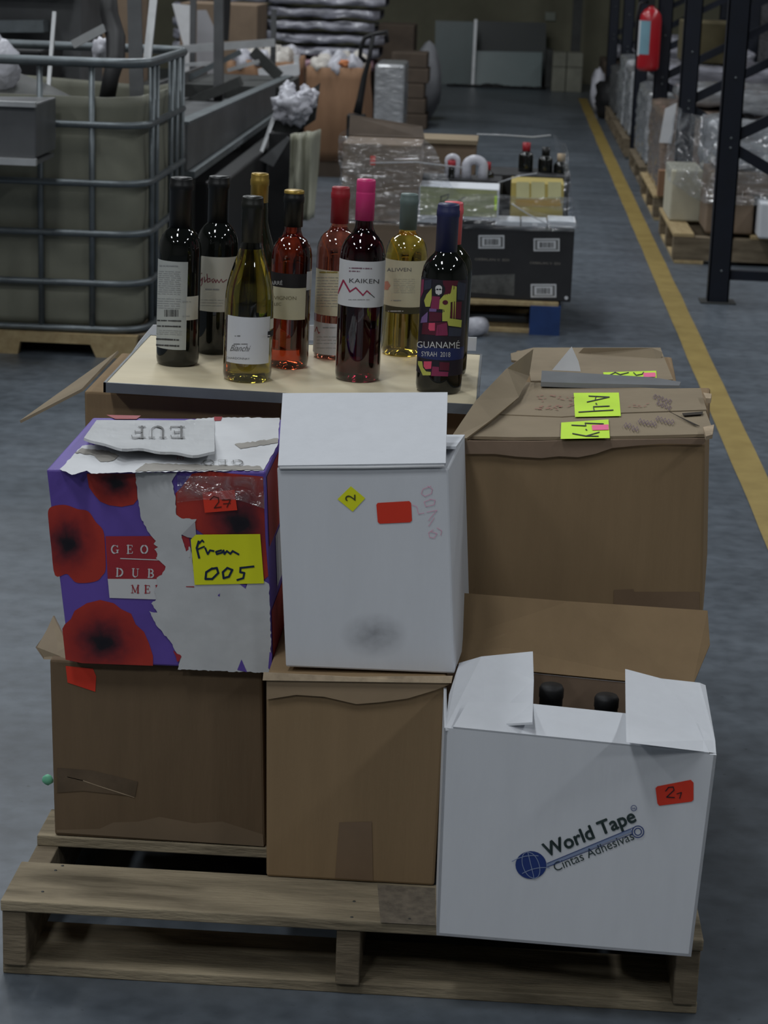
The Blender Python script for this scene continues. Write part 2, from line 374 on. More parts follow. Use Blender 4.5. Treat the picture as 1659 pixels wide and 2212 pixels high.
# ceiling lamps
HOUS = mat('lamp_housing', (.7, .7, .7), .5)
for i, (x, y) in enumerate(LAMPS):
    t = thing('ceiling_lamp', 'white rectangular high bay lamp hung under the warehouse ceiling', 'lamp', (x, y, CEIL-.5), 'high bay ceiling lamps')
    obj('housing', MB().box(-.3, .3, -.6, .6, .01, .09), HOUS, t, local=True)
    obj('hanger', MB().tube([(0, -.4, .09), (0, -.4, .5)], .008).tube([(0, .4, .09), (0, .4, .5)], .008), STEEL, t, local=True)
    ld = bpy.data.lights.new('lamp_light', 'AREA'); ld.shape = 'RECTANGLE'; ld.size = .56; ld.size_y = 1.16; ld.energy = LAMP_W; ld.color = LAMP_COL
    lo = bpy.data.objects.new('lamp_light', ld); COL.objects.link(lo); lo.parent = t

# ================================================================== PALLETS
def pallet(label, x0, x1, y0, y1, h=.12, along='X', tops=None, bt=.017, group=None, mt=None, md=None, bottoms=True, ns=3, sw=.034):
    """stringer pallet; deck boards run along the given axis"""
    mt = mt or WOOD; md = md or WOOD_D
    t = thing('wooden_pallet', label, 'pallet', ((x0+x1)/2, (y0+y1)/2, 0), group)
    a0, a1, b0, b1 = (x0, x1, y0, y1) if along == 'X' else (y0, y1, x0, x1)
    def bx(a, b, c, d, z0, z1, name, m_):
        q = MB().box(a, b, c, d, z0, z1) if along == 'X' else MB().box(c, d, a, b, z0, z1)
        obj(name, q, m_, t, bevel=.002)
    tops = tops or [(b0+(b1-b0-.09)*k/5, b0+(b1-b0-.09)*k/5+.09) for k in range(6)]
    for k, (c, d) in enumerate(tops): bx(a0+random.uniform(0, .008), a1-random.uniform(0, .008), c, d, h-bt, h, 'deck_board', mt)
    for k in range(ns):
        s = a0+.004+(a1-a0-.008-sw)*k/(ns-1); bx(s, s+sw, b0+.004, b1-.004, bt, h-bt, 'stringer', md)
    if bottoms:
        for c in (b0+.012, (b0+b1)/2-.05, b1-.15): bx(a0+.002, a1-.002, c, c+.14, 0, bt, 'bottom_board', mt)
    return t
PX0, PX1, PY0, PY1 = -.664, .332, 2.738, 3.94
PAL = pallet('worn wooden pallet carrying the cartons and the bottle display', PX0, PX1, PY0, PY1, .12,
             tops=[(2.738, 2.872), (2.966, 3.07), (3.16, 3.27), (3.36, 3.47), (3.57, 3.68), (3.80, 3.938)])
for px, py in ((765, 1947), (760, 1981), (135, 1870), (92, 1926), (885, 1985), (120, 1880)):
    p = on_z(px, py, .1203); obj('nail', MB().lathe([(0, .0006), (.0022, .0004), (.0026, -.002)], 8, p), STEEL_D, PAL)
obj('stain', MB().quad(*[on_z(x, y, .1204) for x, y in ((815, 1910), (940, 1918), (940, 1999), (822, 1993))]), mat('weathered_wood', (.15, .125, .095), .9, var=.3, vscale=60), PAL)['label'] = 'weathered grey patch of the front deck board'

# ================================================================== CARTONS
def front_plane(Y, slope=0.):
    """vertical plane through (0,Y) whose Y changes by slope per metre of X"""
    n = V((-slope, 1, 0)).normalized(); p0 = V((0, Y, 0)); return p0, n
def facefn(p0, n, eps=.0008):
    return lambda x, y: on_plane(x, y, p0, n) - n*eps
def hexbox(front, depth, shrink=0.):
    bl, br, tr, tl = front; d = V(depth)
    return [bl, br, br+d, bl+d, tl, tr, tr+d, tl+d]
def closed_carton(name, label, Y, slope, px4, depth, mt, bev=.004, z0=None, cat='carton', group=None):
    p0, n = front_plane(Y, slope)
    f = [on_plane(x, y, p0, n) for x, y in px4]
    if z0 is not None: f[0].z = z0; f[1].z = z0
    t = thing(name, label, cat, ((f[0].x+f[1].x)/2, (f[0].y+f[1].y)/2+depth[1]/2, min(f[0].z, f[1].z)), group)
    c = hexbox(f, depth)
    if z0 is not None: c[2].z = c[3].z = z0
    obj('body', MB().hexa(c), mt, t, bevel=bev)
    return t, (p0, n), f
def open_carton(name, label, Y, slope, px4, depth, mt, inner, z0=None, cat='carton', th=.004):
    p0, n = front_plane(Y, slope)
    f = [on_plane(x, y, p0, n) for x, y in px4]
    if z0 is not None: f[0].z = z0; f[1].z = z0
    t = thing(name, label, cat, ((f[0].x+f[1].x)/2, (f[0].y+f[1].y)/2+depth[1]/2, min(f[0].z, f[1].z)))
    c = hexbox(f, depth); d = V(depth).normalized(); r = (f[1]-f[0]).normalized()
    if z0 is not None: c[2].z = c[3].z = z0
    mb = MB(); mb.slab([c[0], c[1], c[5], c[4]], th, d); mb.slab([c[3], c[2], c[6], c[7]], th, -d)
    mb.slab([c[0], c[3], c[7], c[4]], th, r); mb.slab([c[1], c[2], c[6], c[5]], th, -r); mb.slab([c[0], c[1], c[2], c[3]], th, (0, 0, 1))
    obj('body', mb, mt, t)
    k = th+.0006; li = MB()
    q = [c[j]+r*(k if j in (0, 3, 4, 7) else -k)+d*(k if j in (0, 1, 4, 5) else -k) for j in range(8)]
    for j in (0, 1, 2, 3): q[j] = q[j]+V((0, 0, k))
    for j in (4, 5, 6, 7): q[j] = q[j]-V((0, 0, .0005))
    for a in ((0, 1, 5, 4), (1, 2, 6, 5), (2, 3, 7, 6), (3, 0, 4, 7), (0, 1, 2, 3)): li.quad(*[q[j] for j in a])
    obj('lining', li, inner, t)
    return t, (p0, n), f, c
def sticker(t, mt, pts, fn, label, name='sticker'):
    return decal(name, t, mt, [pts], fn, label=label)

# ---- plain kraft carton, lower row
T, pl, f = closed_carton('cardboard_box', 'brown box beneath the poppy carton, with a small red sticker and clear tape', 2.968, 0, [(118, 1802), (573, 1836), (566, 1448), (107, 1424)], (0, .36, 0), CARD_K, z0=.1205)
fn = facefn(*pl)
sticker(T, ORANGE, [(142, 1438), (201, 1444), (208, 1461), (206, 1494), (146, 1474)], fn, 'small red sticker')
decal('tape', T, CLEAR_TAPE, [[(124, 1658), (200, 1664), (298, 1688), (292, 1720), (180, 1708), (124, 1712)]], fn, label='clear packing tape')
decal('scratch', T, CARD_EDGE, ribbon([(146, 1678), (180, 1686), (215, 1698), (290, 1722)], 1.5), fn)
decal('torn_edge', T, mat('kraft_scuffed', (.2, .142, .088), .85, var=.08), [[(122, 1792), (215, 1790), (245, 1776), (300, 1774), (345, 1764), (420, 1778), (480, 1774), (568, 1802), (570, 1828), (124, 1798)]], fn)
# crushed top corner of that box
p = [on_y(80, 1398, 3.0), on_y(98, 1424, 2.99), on_y(150, 1425, 2.975), on_y(150, 1395, 3.0), on_y(118, 1330, 3.08), on_y(100, 1370, 3.05)]
obj('crushed_flap', MB().slab(p, .004), CARD_L, T)
q = on_y(98, 1684, 3.05)
obj('tape_tab', MB().blob((q.x+.004, 3.05, q.z), (.009, .004, .009), 2, .3, 2), mat('green_film', (.2, .6, .38), .4), T)['label'] = 'green plastic tab'
# ---- middle lower box
T, pl, f = closed_carton('cardboard_box', 'narrow brown box beneath the plain white carton, a strip of brown tape near its base', 2.864, 0, [(575, 1892), (938, 1914), (965, 1470), (575, 1462)], (0, .3, 0), CARD, z0=.1205)
fn = facefn(*pl)
decal('tape', T, TAPE, [[(733, 1776), (803, 1774), (806, 1902), (724, 1896)]], fn, label='brown packing tape')
zt = f[2].z
lip = MB()
wav = [(576, 1510), (640, 1500), (700, 1504), (770, 1520), (820, 1516), (880, 1508), (940, 1490), (970, 1478)]
lip.slab([on_plane(x, y, pl[0]-pl[1]*.003, pl[1]) for x, y in [(576, 1462), (972, 1466)]+wav[::-1]], .002, -pl[1])
obj('delaminated_lip', lip, mat('kraft_lip', (.31, .225, .14), .85, var=.08), T)
obj('top_flap_edge', MB().slab([on_y(568, 1470, 2.858), on_y(975, 1476, 2.858), on_y(978, 1460, 2.862), on_y(760, 1462, 2.862), on_y(570, 1452, 2.862)], .004), CARD_EDGE, T)

# ---- white carton with the tape maker's print
T, pl, f, c = open_carton('printed_carton', 'white open carton printed with a blue globe and slanted lettering, on the pallet', 2.701, -.06, [(943, 2015), (1493, 2065), (1548, 1631), (960, 1572)], (-.01, .265, 0), WHITE_CARD, CARD_D, z0=.1215)
fn = facefn(*pl)
TAPEBOX = T
sticker(T, ORANGE, [(1420, 1698), (1492, 1684), (1498, 1690), (1498, 1727), (1494, 1731), (1424, 1740), (1420, 1735), (1416, 1702)], fn, 'red sticker with a handwritten number')
decal('handwriting', T, BLACK_PRINT, ribbon([(1438, 1708), (1444, 1700), (1454, 1699), (1456, 1706), (1440, 1721), (1457, 1722)], 2.2)+ribbon([(1462, 1714), (1472, 1711), (1468, 1724)], 2.), facefn(*pl, .0016))
A = math.radians(-26.5)
decal('lettering', T, GREEN_PRINT, text('World Tape', 1181, 1851, 43, math.radians(-21.8), width=209, bold=1.2), fn, label='printed brand lettering')
decal('lettering', T, GREEN_PRINT, text('Cintas Adhesivas', 1199, 1883, 28, math.radians(-22.3), width=186), fn, label='printed lettering')
decal('logo_line', T, BLUE_LINE, ribbon([(1182, 1868), (1362, 1794)], 7), fn)
decal('logo_line', T, BLUE_PRINT, ribbon([(1182, 1864), (1368, 1787)], 1.3)+ribbon([(1182, 1872), (1366, 1800)], 1.3)+ribbon(ell(1378, 1796, 12.5, 12.5)+[(1390.5, 1796)], 2)+ribbon(ell(1378, 1796, 7.5, 7.5)+[(1385.5, 1796)], 2)+ribbon(ell(1369, 1745, 6, 6, 14)+[(1375, 1745)], 1.2)+text('MR', 1365, 1748, 6, 0), facefn(*pl, .0012))
decal('globe', T, BLUE_PRINT, [ell(1147, 1868, 33.5, 30)], fn, label='blue globe emblem')
gl = []
for k in (-14, 12): gl += ribbon([(1147+k*.9+(33 if k > 0 else 32)*.0+t*32*math.sqrt(max(0, 1-(k/30)**2)), 1868+k+(t*t-1)*5-t*6) for t in [i/8-1 for i in range(17)]], 1.6)
for k in (-18, 0, 18): gl += ribbon([(1147+k*math.sqrt(max(0, 1-t*t))+t*7, 1868+t*29) for t in [i/8-1 for i in range(17)]], 1.5)
decal('globe_grid', T, BLUE_LINE, gl, facefn(*pl, .0013))
ztp = (c[4].z+c[5].z)/2
# flaps: front flap leaning in, two side flaps folded over, tall rear flap
r = (c[5]-c[4]).normalized()
obj('flap', MB().slab([c[4]+r*.012, c[5]-r*.01, on_z(1500, 1560, c[5].z+.018), on_z(1130, 1522, c[4].z+.018), on_z(1010, 1520, c[4].z+.018)], .003), WHITE_CARD, T)
obj('flap', MB().slab([on_y(962, 1574, 2.702), on_y(1050, 1566, 2.73), on_z(1150, 1560, .447), on_z(1153, 1468, .452), on_z(1151, 1407, .478), on_z(1040, 1418, .468), on_z(992, 1432, .45), on_z(970, 1500, .434)], .003), WHITE_CARD, T)
obj('flap', MB().slab([on_y(1547, 1627, 2.688), on_z(1545, 1600, .425), on_z(1524, 1480, .44), on_z(1512, 1475, .445), on_z(1430, 1466, .455), on_z(1355, 1446, .462), on_z(1356, 1530, .447), on_z(1358, 1604, .443)], .003), WHITE_CARD, T)
bl, br = c[7], c[6]
bw = [bl+V((.004, -.004, 0)), br+V((-.002, -.004, 0)), on_y(1533, 1395, 3.0), on_y(1528, 1322, 3.035), on_y(1230, 1302, 3.035), on_y(998, 1284, 3.035), on_y(992, 1380, 3.0)]
obj('flap', MB().slab(bw, .004), CARD, T)['label'] = 'tall rear flap, brown inside'
for px, py, Y in ((1192, 1480, 2.86), (1311, 1502, 2.86)):
    q = on_y(px, py, Y); zb = .1265
    b = thing('wine_bottle', 'black-capped bottle standing inside the open white carton with the globe print', 'bottle', (q.x, Y, zb), 'bottles in the white carton')
    h = q.z-zb
    obj('glass', MB().lathe([(0, 0), (.034, 0), (.037, .006), (.037, h*.62), (.03, h*.7), (.0155, h*.76), (.0145, h*.86)], 24), BLACK_GLOSS, b, local=True)
    obj('cap', MB().lathe([(.015, h*.82), (.0165, h*.83), (.0165, h*.94), (.0175, h*.945), (.0175, h*.985), (.015, h), (0, h)], 24), BLACK, b, local=True)

# ---- poppy carton
PPL = front_plane(2.950, 0)
T, pl, f = closed_carton('printed_carton', 'white and purple carton printed with red poppies, top layer, torn front', 2.950, 0, [(150, 1430), (589, 1449), (574, 1019), (100, 1014)], (0, .35, .0), PURPLE, bev=.003)
POP = T
fn = facefn(*pl, .0006); fn2 = facefn(*pl, .0010); fn3 = facefn(*pl, .0014); fn4 = facefn(*pl, .0019); fn5 = facefn(*pl, .0024)
def poppy_mat():
    M = bpy.data.materials.new('poppy_print'); M.use_nodes = True; nt = M.node_tree; b = nt.nodes['Principled BSDF']
    uv = nt.nodes.new('ShaderNodeTexCoord'); ln = nt.nodes.new('ShaderNodeVectorMath'); ln.operation = 'LENGTH'
    n = nt.nodes.new('ShaderNodeTexNoise'); n.inputs['Scale'].default_value = 3.; n.inputs['Detail'].default_value = 5
    ad = nt.nodes.new('ShaderNodeMath'); ad.operation = 'MULTIPLY_ADD'; ad.inputs[1].default_value = .5; 
    sb = nt.nodes.new('ShaderNodeMath'); sb.operation = 'SUBTRACT'; sb.inputs[1].default_value = .25
    rp = nt.nodes.new('ShaderNodeValToRGB')
    el = rp.color_ramp.elements; el[0].position = .0; el[0].color = (.006, .005, .01, 1); el[1].position = 1.; el[1].color = (.42, .035, .022, 1)
    for p_, c_ in ((.16, (.012, .007, .012)), (.36, (.12, .014, .02)), (.62, (.30, .024, .02))):
        e = el.new(p_); e.color = (*c_, 1)
    nt.links.new(uv.outputs['UV'], ln.inputs[0]); nt.links.new(uv.outputs['UV'], n.inputs['Vector'])
    nt.links.new(n.outputs['Fac'], ad.inputs[0]); nt.links.new(ln.outputs['Value'], ad.inputs[2]); nt.links.new(ad.outputs[0], sb.inputs[0])
    nt.links.new(sb.outputs[0], rp.inputs[0]); nt.links.new(rp.outputs[0], b.inputs['Base Color']); b.inputs['Roughness'].default_value = .45
    return M
POPPY = poppy_mat()
def cz(x, y): return (80+x*540/1659, 870+y*590/1813)      # coordinates read off an enlarged crop
def C_(L): return [cz(*q) for q in L]
decal('poppy', T, POPPY, [C_([(330, 470), (655, 470), (668, 640), (640, 675), (560, 690), (480, 680), (420, 655), (380, 610), (345, 560)])], fn, (251, 1042, 62, 52), label='printed red poppy')
decal('poppy', T, POPPY, [smoothp(C_([(75, 715), (110, 685), (190, 678), (270, 705), (340, 720), (390, 790), (440, 850), (452, 960), (455, 1105), (430, 1150), (400, 1180), (330, 1195), (260, 1192), (225, 1160), (195, 1135), (120, 1145), (95, 960), (78, 800)]))], fn, (147, 1172, 74, 84), label='printed red poppy')
decal('poppy', T, POPPY, [C_([(190, 1705), (168, 1500), (185, 1470), (225, 1435), (250, 1380), (330, 1330), (420, 1308), (510, 1330), (560, 1370), (625, 1400), (655, 1470), (710, 1520), (745, 1600), (770, 1680), (770, 1745), (300, 1728)])], fn, (222, 1385, 104, 86), label='printed red poppy')
decal('poppy', T, POPPY, [C_([(1030, 470), (1150, 455), (1500, 490), (1515, 900), (1535, 1150), (1500, 1180), (1300, 1000), (1100, 870), (960, 770), (925, 760), (920, 600), (960, 560)])], fn, (516, 1127, 105, 110), label='printed red poppy')
decal('name_panel', T, RED_PRINT, [C_([(455, 885), (1010, 882), (1040, 1170), (470, 1168)])], fn2, label='dark red printed name panel')
decal('white_panel', T, WHITE_PRINT, [C_([(470, 1168), (1020, 1170), (1030, 1312), (482, 1294)])], fn2)
decal('lettering', T, WHITE_PRINT, serif_text('GEO', *cz(492, 1000), 18.5, .0, gap=.85, sx=1.0)+serif_text('DUB', *cz(522, 1152), 18.5, .03, gap=.95), fn3, label='white serif lettering')
decal('rule', T, WHITE_PRINT, ribbon(C_([(555, 1032), (812, 1042)]), 2), fn3)
decal('lettering', T, RED_PRINT, serif_text('MER', *cz(625, 1262), 17.5, .01, gap=.55), fn3, label='red serif lettering')
torn = [(655, 462), (668, 620), (690, 760), (735, 850), (790, 915), (775, 935), (805, 955), (780, 970), (800, 1000), (790, 1030), (855, 1085), (830, 1140), (795, 1160), (805, 1200), (780, 1250), (795, 1300), (760, 1330), (800, 1390), (745, 1380), (790, 1470), (900, 1600), (915, 1640), (955, 1690), (935, 1768), (1540, 1790), (1555, 1600), (1540, 1200), (1500, 1170), (1400, 1190), (1385, 1230), (1340, 1195), (1050, 1205), (1030, 1015), (1020, 960), (990, 985), (960, 875), (1050, 790), (1060, 770), (960, 765), (925, 740), (920, 620), (895, 520), (930, 462)]
decal('torn_area', T, TORN, [ragged(C_(torn), 1.3, 5, 3)], fn4, label='bare paper where the print is torn off')
decal('paper_curl', T, mat('curled_paper', (.4, .39, .41), .8), [C_([(962, 872), (1050, 785), (1060, 900), (1000, 890)])], fn5)
for sc_ in [C_([(1330, 1770), (1358, 1700), (1395, 1785)]), C_([(1535, 1760), (1545, 1650), (1560, 1660), (1558, 1770)]), C_([(1200, 1275), (1215, 1262), (1212, 1285)]), C_([(1345, 1200), (1390, 1205), (1385, 1230)])]: decal('print_scrap', T, PURPLE, [sc_], fn5)
for sc_ in [ragged(C_([(905, 1640), (960, 1680), (945, 1710), (935, 1718)]), 1, 4, 9), C_([(990, 1215), (1045, 1215), (1045, 1222), (990, 1220)])]: decal('print_scrap', T, RED_PRINT, [sc_], fn5)
decal('lettering', T, WHITE_PRINT, ribbon(C_([(1012, 955), (1012, 1020)]), 3), fn5)
sticker(T, ORANGE, C_([(1098, 592), (1312, 575), (1330, 710), (1115, 728)]), fn5, 'red sticker with a handwritten number')
decal('handwriting', T, mat('brown_marker', (.08, .015, .01), .6), ribbon(C_([(1150, 640), (1175, 618), (1205, 628), (1208, 655), (1178, 695), (1225, 688)]), 2.2)+ribbon(C_([(1230, 642), (1285, 640), (1262, 690)]), 2.2)+ribbon(C_([(1238, 668), (1285, 664)]), 2.), facefn(*pl, .003))
sticker(T, YELLOW, C_([(1022, 905), (1055, 872), (1482, 868), (1508, 1195), (1048, 1205)]), facefn(*pl, .003), 'yellow note with blue handwriting')
decal('handwriting', T, NAVY_INK, ribbon(C_([(1075, 915), (1062, 960), (1078, 1025)]), 4.6)+ribbon(C_([(1078, 930), (1098, 908), (1108, 920)]), 3.4)+ribbon(C_([(1070, 968), (1112, 950)]), 3.4)+ribbon(C_([(1118, 960), (1135, 1000), (1150, 975), (1175, 980)]), 4)+ribbon(C_([(1225, 975), (1190, 985), (1195, 1000), (1230, 990), (1240, 975), (1245, 1000), (1262, 980), (1285, 998), (1300, 980), (1340, 1002)]), 4)
      + ribbon(C_([(1165, 1095), (1125, 1120), (1120, 1165), (1165, 1165), (1205, 1125), (1195, 1092), (1160, 1098)]), 4.6)+ribbon(C_([(1265, 1092), (1235, 1120), (1240, 1160), (1275, 1150), (1298, 1105), (1265, 1092)]), 4.6)+ribbon(C_([(1352, 1090), (1350, 1120), (1378, 1125), (1370, 1160), (1330, 1172)]), 4.2)+ribbon(C_([(1350, 1092), (1440, 1082)]), 4.2), facefn(*pl, .0036))
decal('tape', T, film_mat('box_tape', .22, 30, .6), [C_([(935, 480), (1515, 490), (1512, 700), (1330, 640), (1100, 640), (930, 660)])], facefn(*pl, .0028), label='clear packing tape')
# right side print of the carton
sx_ = f[1].x+.0008
side = [f[1], f[1]+V((0, .35, 0)), f[2]+V((0, .35, 0)), f[2]]
def on_side(u, v): 
    a = side[0].lerp(side[1], u); b = side[3].lerp(side[2], u); return a.lerp(b, v)+V((.0008, 0, 0))
obj('side_print', MB().quad(on_side(.02, .05), on_side(.6, .05), on_side(.6, .3), on_side(.02, .3)), RED_PRINT, T)
obj('side_print', MB().quad(on_side(.02, .62), on_side(.7, .62), on_side(.7, .97), on_side(.02, .97)), RED_PRINT, T)
obj('side_print', MB().quad(on_side(.25, .34), on_side(.9, .34), on_side(.9, .60), on_side(.25, .60)), TORN, T)
# top of the carton
ztop = (f[2].z+f[3].z)/2
def topfn(eps):
    a, b = f[3], f[2]; n = (b-a).cross(V((0, 1, 0))).normalized(); n = n if n.z > 0 else -n
    return lambda x, y: on_plane(x, y, a+n*eps, n)
t1, t2, t3 = topfn(.0008), topfn(.0016), topfn(.003)
decal('torn_area', T, WHITE_PAPER, [ragged(C_([(150, 440), (300, 285), (440, 275), (600, 120), (930, 122), (1180, 95), (1610, 100), (1600, 270), (1500, 450), (700, 460), (360, 470), (330, 450), (230, 478)]), 1.2, 6, 5)], t1, label='bare white paper on the torn lid')
for sc_ in [ragged(C_([(250, 330), (300, 300), (480, 320), (545, 350), (500, 385), (420, 390), (380, 350)]), 1.5, 5, 6), ragged(C_([(1310, 275), (1600, 235), (1600, 265), (1440, 290), (1350, 305)]), 1.5, 5, 7), ragged(C_([(720, 400), (1480, 420), (1500, 445), (650, 452)]), 1.2, 6, 8)]: decal('scuff', T, GREYPAPER, [sc_], t2)
decal('lettering', T, GREY_PRINT, [[(x, y) for x, y in p] for p in serif_text('GEO', *cz(1372, 378), 11.5, math.pi, gap=.5, sx=2.6)], t3, label='grey serif lettering upside down')
decal('lettering', T, RED_PRINT, serif_text('IM', *cz(975, 358), 6, math.pi, gap=.3, sx=1.6), t3)
for sc_ in [C_([(460, 80), (690, 85), (660, 108), (520, 108)]), C_([(1175, 92), (1230, 92), (1220, 118), (1175, 120)])]: decal('print_scrap', T, RED_PRINT, [sc_], t2)
# crumpled lid flap
LP = C_([(425, 78), (1175, 92), (1185, 200), (1170, 330), (1000, 335), (760, 325), (640, 335), (520, 318), (480, 280), (310, 235), (310, 205)])
mb = MB()
def lid(u, v):
    x0, y0 = cz(310+u*0+(1-v)*85, 235-(1-v)*112); x1, y1 = cz(1178, 330-(1-v)*205)
    x = x0+(x1-x0)*u; y = y0+(y1-y0)*u+(8*math.sin(u*9)+4*math.sin(u*23+1))*v*.5+v*16*math.sin(u*3.1)
    h = .007+.016*v*v+.0035*noise.noise(V((u*9, v*6, 2)))
    return on_plane(x, y, f[3]+V((0, 0, h)), V((0, 0, 1)))
mb.grid(lid, 24, 10); obj('lid_flap', mb, TORN, T, solid=.004, smooth=False)['label'] = 'crumpled torn lid flap'
def lid_px(u, v):
    p = V(lid(u, v)); d = p-CO; k = d.dot(_f); return IW/2+FPX*d.dot(CR)/k, IH/2-FPX*d.dot(CU)/k
def lidh(x, y):
    """point of the crumpled flap seen at a picture point"""
    u, v = .5, .5
    for _ in range(12):
        a, b = lid_px(u, v); h_ = .01; ax, ay = lid_px(u+h_, v); bx_, by_ = lid_px(u, v+h_)
        j11, j12, j21, j22 = (ax-a)/h_, (bx_-a)/h_, (ay-b)/h_, (by_-b)/h_; D = j11*j22-j12*j21; ex, ey = x-a, y-b
        u += max(-.2, min(.2, (ex*j22-ey*j12)/D)); v += max(-.2, min(.2, (ey*j11-ex*j21)/D)); u = max(0, min(1, u)); v = max(0, min(1, v))
    return V(lid(u, v))+V((0, -.0005, .0042))
decal('lettering', T, GREY_PRINT, serif_text('EUF', *cz(985, 172), 25, math.pi, gap=.14, sx=1.85), lidh, label='grey serif lettering upside down')

# ---- plain white carton with raised flap
T, pl, f = closed_carton('white_carton', 'plain white carton with raised front flap, a yellow diamond and a red sticker', 2.886, 0, [(617, 1441), (982, 1456), (969, 1011), (598, 1010)], (.018, .205, 0), WHITE_CARD, bev=.003)
c = hexbox(f, (.018, .205, 0)); fn = facefn(*pl)
fl_ = [f[3]+V((.002, -.001, 0)), f[2]+V((-.004, -.001, .004)), on_y(967, 852, 2.886+.155), on_y(611, 854, 2.886+.155)]
obj('flap', MB().slab(fl_, .004), WHITE_CARD, T)
obj('flap_crease', MB().tube([f[3]+V((.004, -.002, 0)), f[3].lerp(f[2], .5)+V((0, -.0025, .001)), f[2]+V((-.006, -.002, .003))], .0022, 6), WHITE_PAPER, T)
obj('flap', MB().slab([c[7]+V((0, 0, .002)), c[6]+V((0, 0, .002)), c[6]+V((-.01, -.13, .014)), c[7]+V((0, -.13, .014))], .004), WHITE_CARD, T)
sticker(T, YELLOW, [(758, 1050), (789, 1076), (762, 1105), (729, 1078)], fn, 'yellow diamond sticker reading 2')
decal('handwriting', T, mat('olive_print', (.06, .06, .02), .6), text('2', 768, 1083, 32, math.radians(-90)), facefn(*pl, .0014))
sticker(T, ORANGE, [(816, 1086), (884, 1082), (888, 1086), (890, 1124), (886, 1128), (820, 1131), (816, 1127), (813, 1090)], fn, 'red rounded sticker')
pk = ribbon([(931, 1050), (914, 1056), (910, 1066), (918, 1072), (932, 1066), (934, 1056), (924, 1050)], 1.4)+ribbon([(932, 1078), (916, 1084), (920, 1094), (938, 1090), (940, 1080), (928, 1078)], 1.4)+ribbon([(922, 1106), (944, 1102), (932, 1116), (926, 1124)], 1.4)+ribbon([(890, 1090), (900, 1094), (904, 1110), (916, 1108)], 1.4)+ribbon([(938, 1118), (932, 1128), (926, 1136)], 1.4)+ribbon([(936, 1144), (926, 1150), (928, 1160), (938, 1162), (944, 1152), (930, 1148)], 1.4)+ribbon([(944, 1140), (954, 1146), (952, 1156)], 1.4)
decal('handwriting', T, PINK_INK, pk, fn, label='pink pen scribble')
for i, (x, y, a, b) in enumerate(((792, 1380, 10, 12), (822, 1376, 11, 18), (845, 1352, 22, 10), (810, 1400, 40, 18))):
    pass
def smudge_mat():
    M = bpy.data.materials.new('grey_dirt'); M.use_nodes = True; nt = M.node_tree; b = nt.nodes['Principled BSDF']
    b.inputs['Base Color'].default_value = (.12, .12, .13, 1); b.inputs['Roughness'].default_value = .8
    uv = nt.nodes.new('ShaderNodeTexCoord'); ln = nt.nodes.new('ShaderNodeVectorMath'); ln.operation = 'LENGTH'; nt.links.new(uv.outputs['UV'], ln.inputs[0])
    n = nt.nodes.new('ShaderNodeTexNoise'); n.inputs['Scale'].default_value = 2.5; n.inputs['Detail'].default_value = 6; nt.links.new(uv.outputs['UV'], n.inputs['Vector'])
    mr = nt.nodes.new('ShaderNodeMapRange'); mr.inputs['From Min'].default_value = 1.; mr.inputs['From Max'].default_value = 0.; mr.inputs['To Max'].default_value = 1.
    nt.links.new(ln.outputs['Value'], mr.inputs['Value'])
    mu = nt.nodes.new('ShaderNodeMath'); mu.operation = 'MULTIPLY'; nt.links.new(mr.outputs[0], mu.inputs[0]); nt.links.new(n.outputs['Fac'], mu.inputs[1])
    m2 = nt.nodes.new('ShaderNodeMath'); m2.operation = 'MULTIPLY'; m2.inputs[1].default_value = .6; nt.links.new(mu.outputs[0], m2.inputs[0]); nt.links.new(m2.outputs[0], b.inputs['Alpha'])
    return M
SM = smudge_mat()
decal('dirt_mark', T, SM, [ell(808, 1372, 75, 52)], fn, (808, 1372, 75, 52), label='grey dirt smudge')

# ---- big kraft box with folded lid and lime notes
T, pl, f = closed_carton('cardboard_box', 'large brown box with two lime notes on its folded lid', 3.105, .1, [(1000, 1420), (1510, 1440), (1523, 955), (1004, 962)], (.045, .42, .0), CARD, z0=.445)
BOXA = T; fn = facefn(*pl)
decal('tape', T, TAPE, [[(1326, 1274), (1368, 1272), (1370, 1278), (1511, 1278), (1511, 1330), (1326, 1330)]], fn, label='brown packing tape')
zA = f[2].z+.002; nA = (f[2]-f[3]).cross(V((.045, .42, 0))).normalized()
def lidA(eps): return lambda x, y: on_plane(x, y, f[3]+nA*eps, nA)
l0, l1, l2 = lidA(.004), lidA(.0113), lidA(.0122)
def cy(x, y): return (960+x*600/1659, 730+y*630/1742)
def Y_(L): return [cy(*q) for q in L]
# front flap with its wavy delaminated lip, rear flap
obj('flap', MB().slab([l0(*q) for q in Y_([(130, 605), (420, 612), (900, 608), (1300, 600), (1585, 592), (1600, 560), (1560, 455), (1100, 470), (700, 492), (430, 480), (300, 470)])], .005, nA), CARD_L, T)
obj('flap', MB().slab([(l0(*q)+nA*.003) for q in Y_([(300, 478), (700, 494), (1060, 470), (1565, 452), (1530, 322), (1300, 325), (900, 305), (475, 285), (440, 360)])], .0035, nA), CARD_L, T)
lipA = Y_([(122, 612), (520, 615), (1000, 606), (1555, 598)])+Y_([(1552, 634), (1300, 628), (1150, 640), (1000, 655), (900, 690), (800, 710), (680, 704), (580, 715), (430, 706), (300, 690), (124, 690)])
obj('delaminated_lip', MB().slab([on_plane(x, y, pl[0]-pl[1]*.004, pl[1]) for x, y in lipA], .003, -pl[1]), CARD_D, T)
obj('corner_tear', MB().slab([l1(*q) for q in Y_([(1545, 555), (1610, 540), (1600, 600), (1560, 612)])], .006, nA), CARD_EDGE, T)
obj('corner_tear', MB().slab([l1(*q) for q in Y_([(1545, 355), (1595, 362), (1590, 390), (1560, 388)])], .008, nA), CARD_EDGE, T)
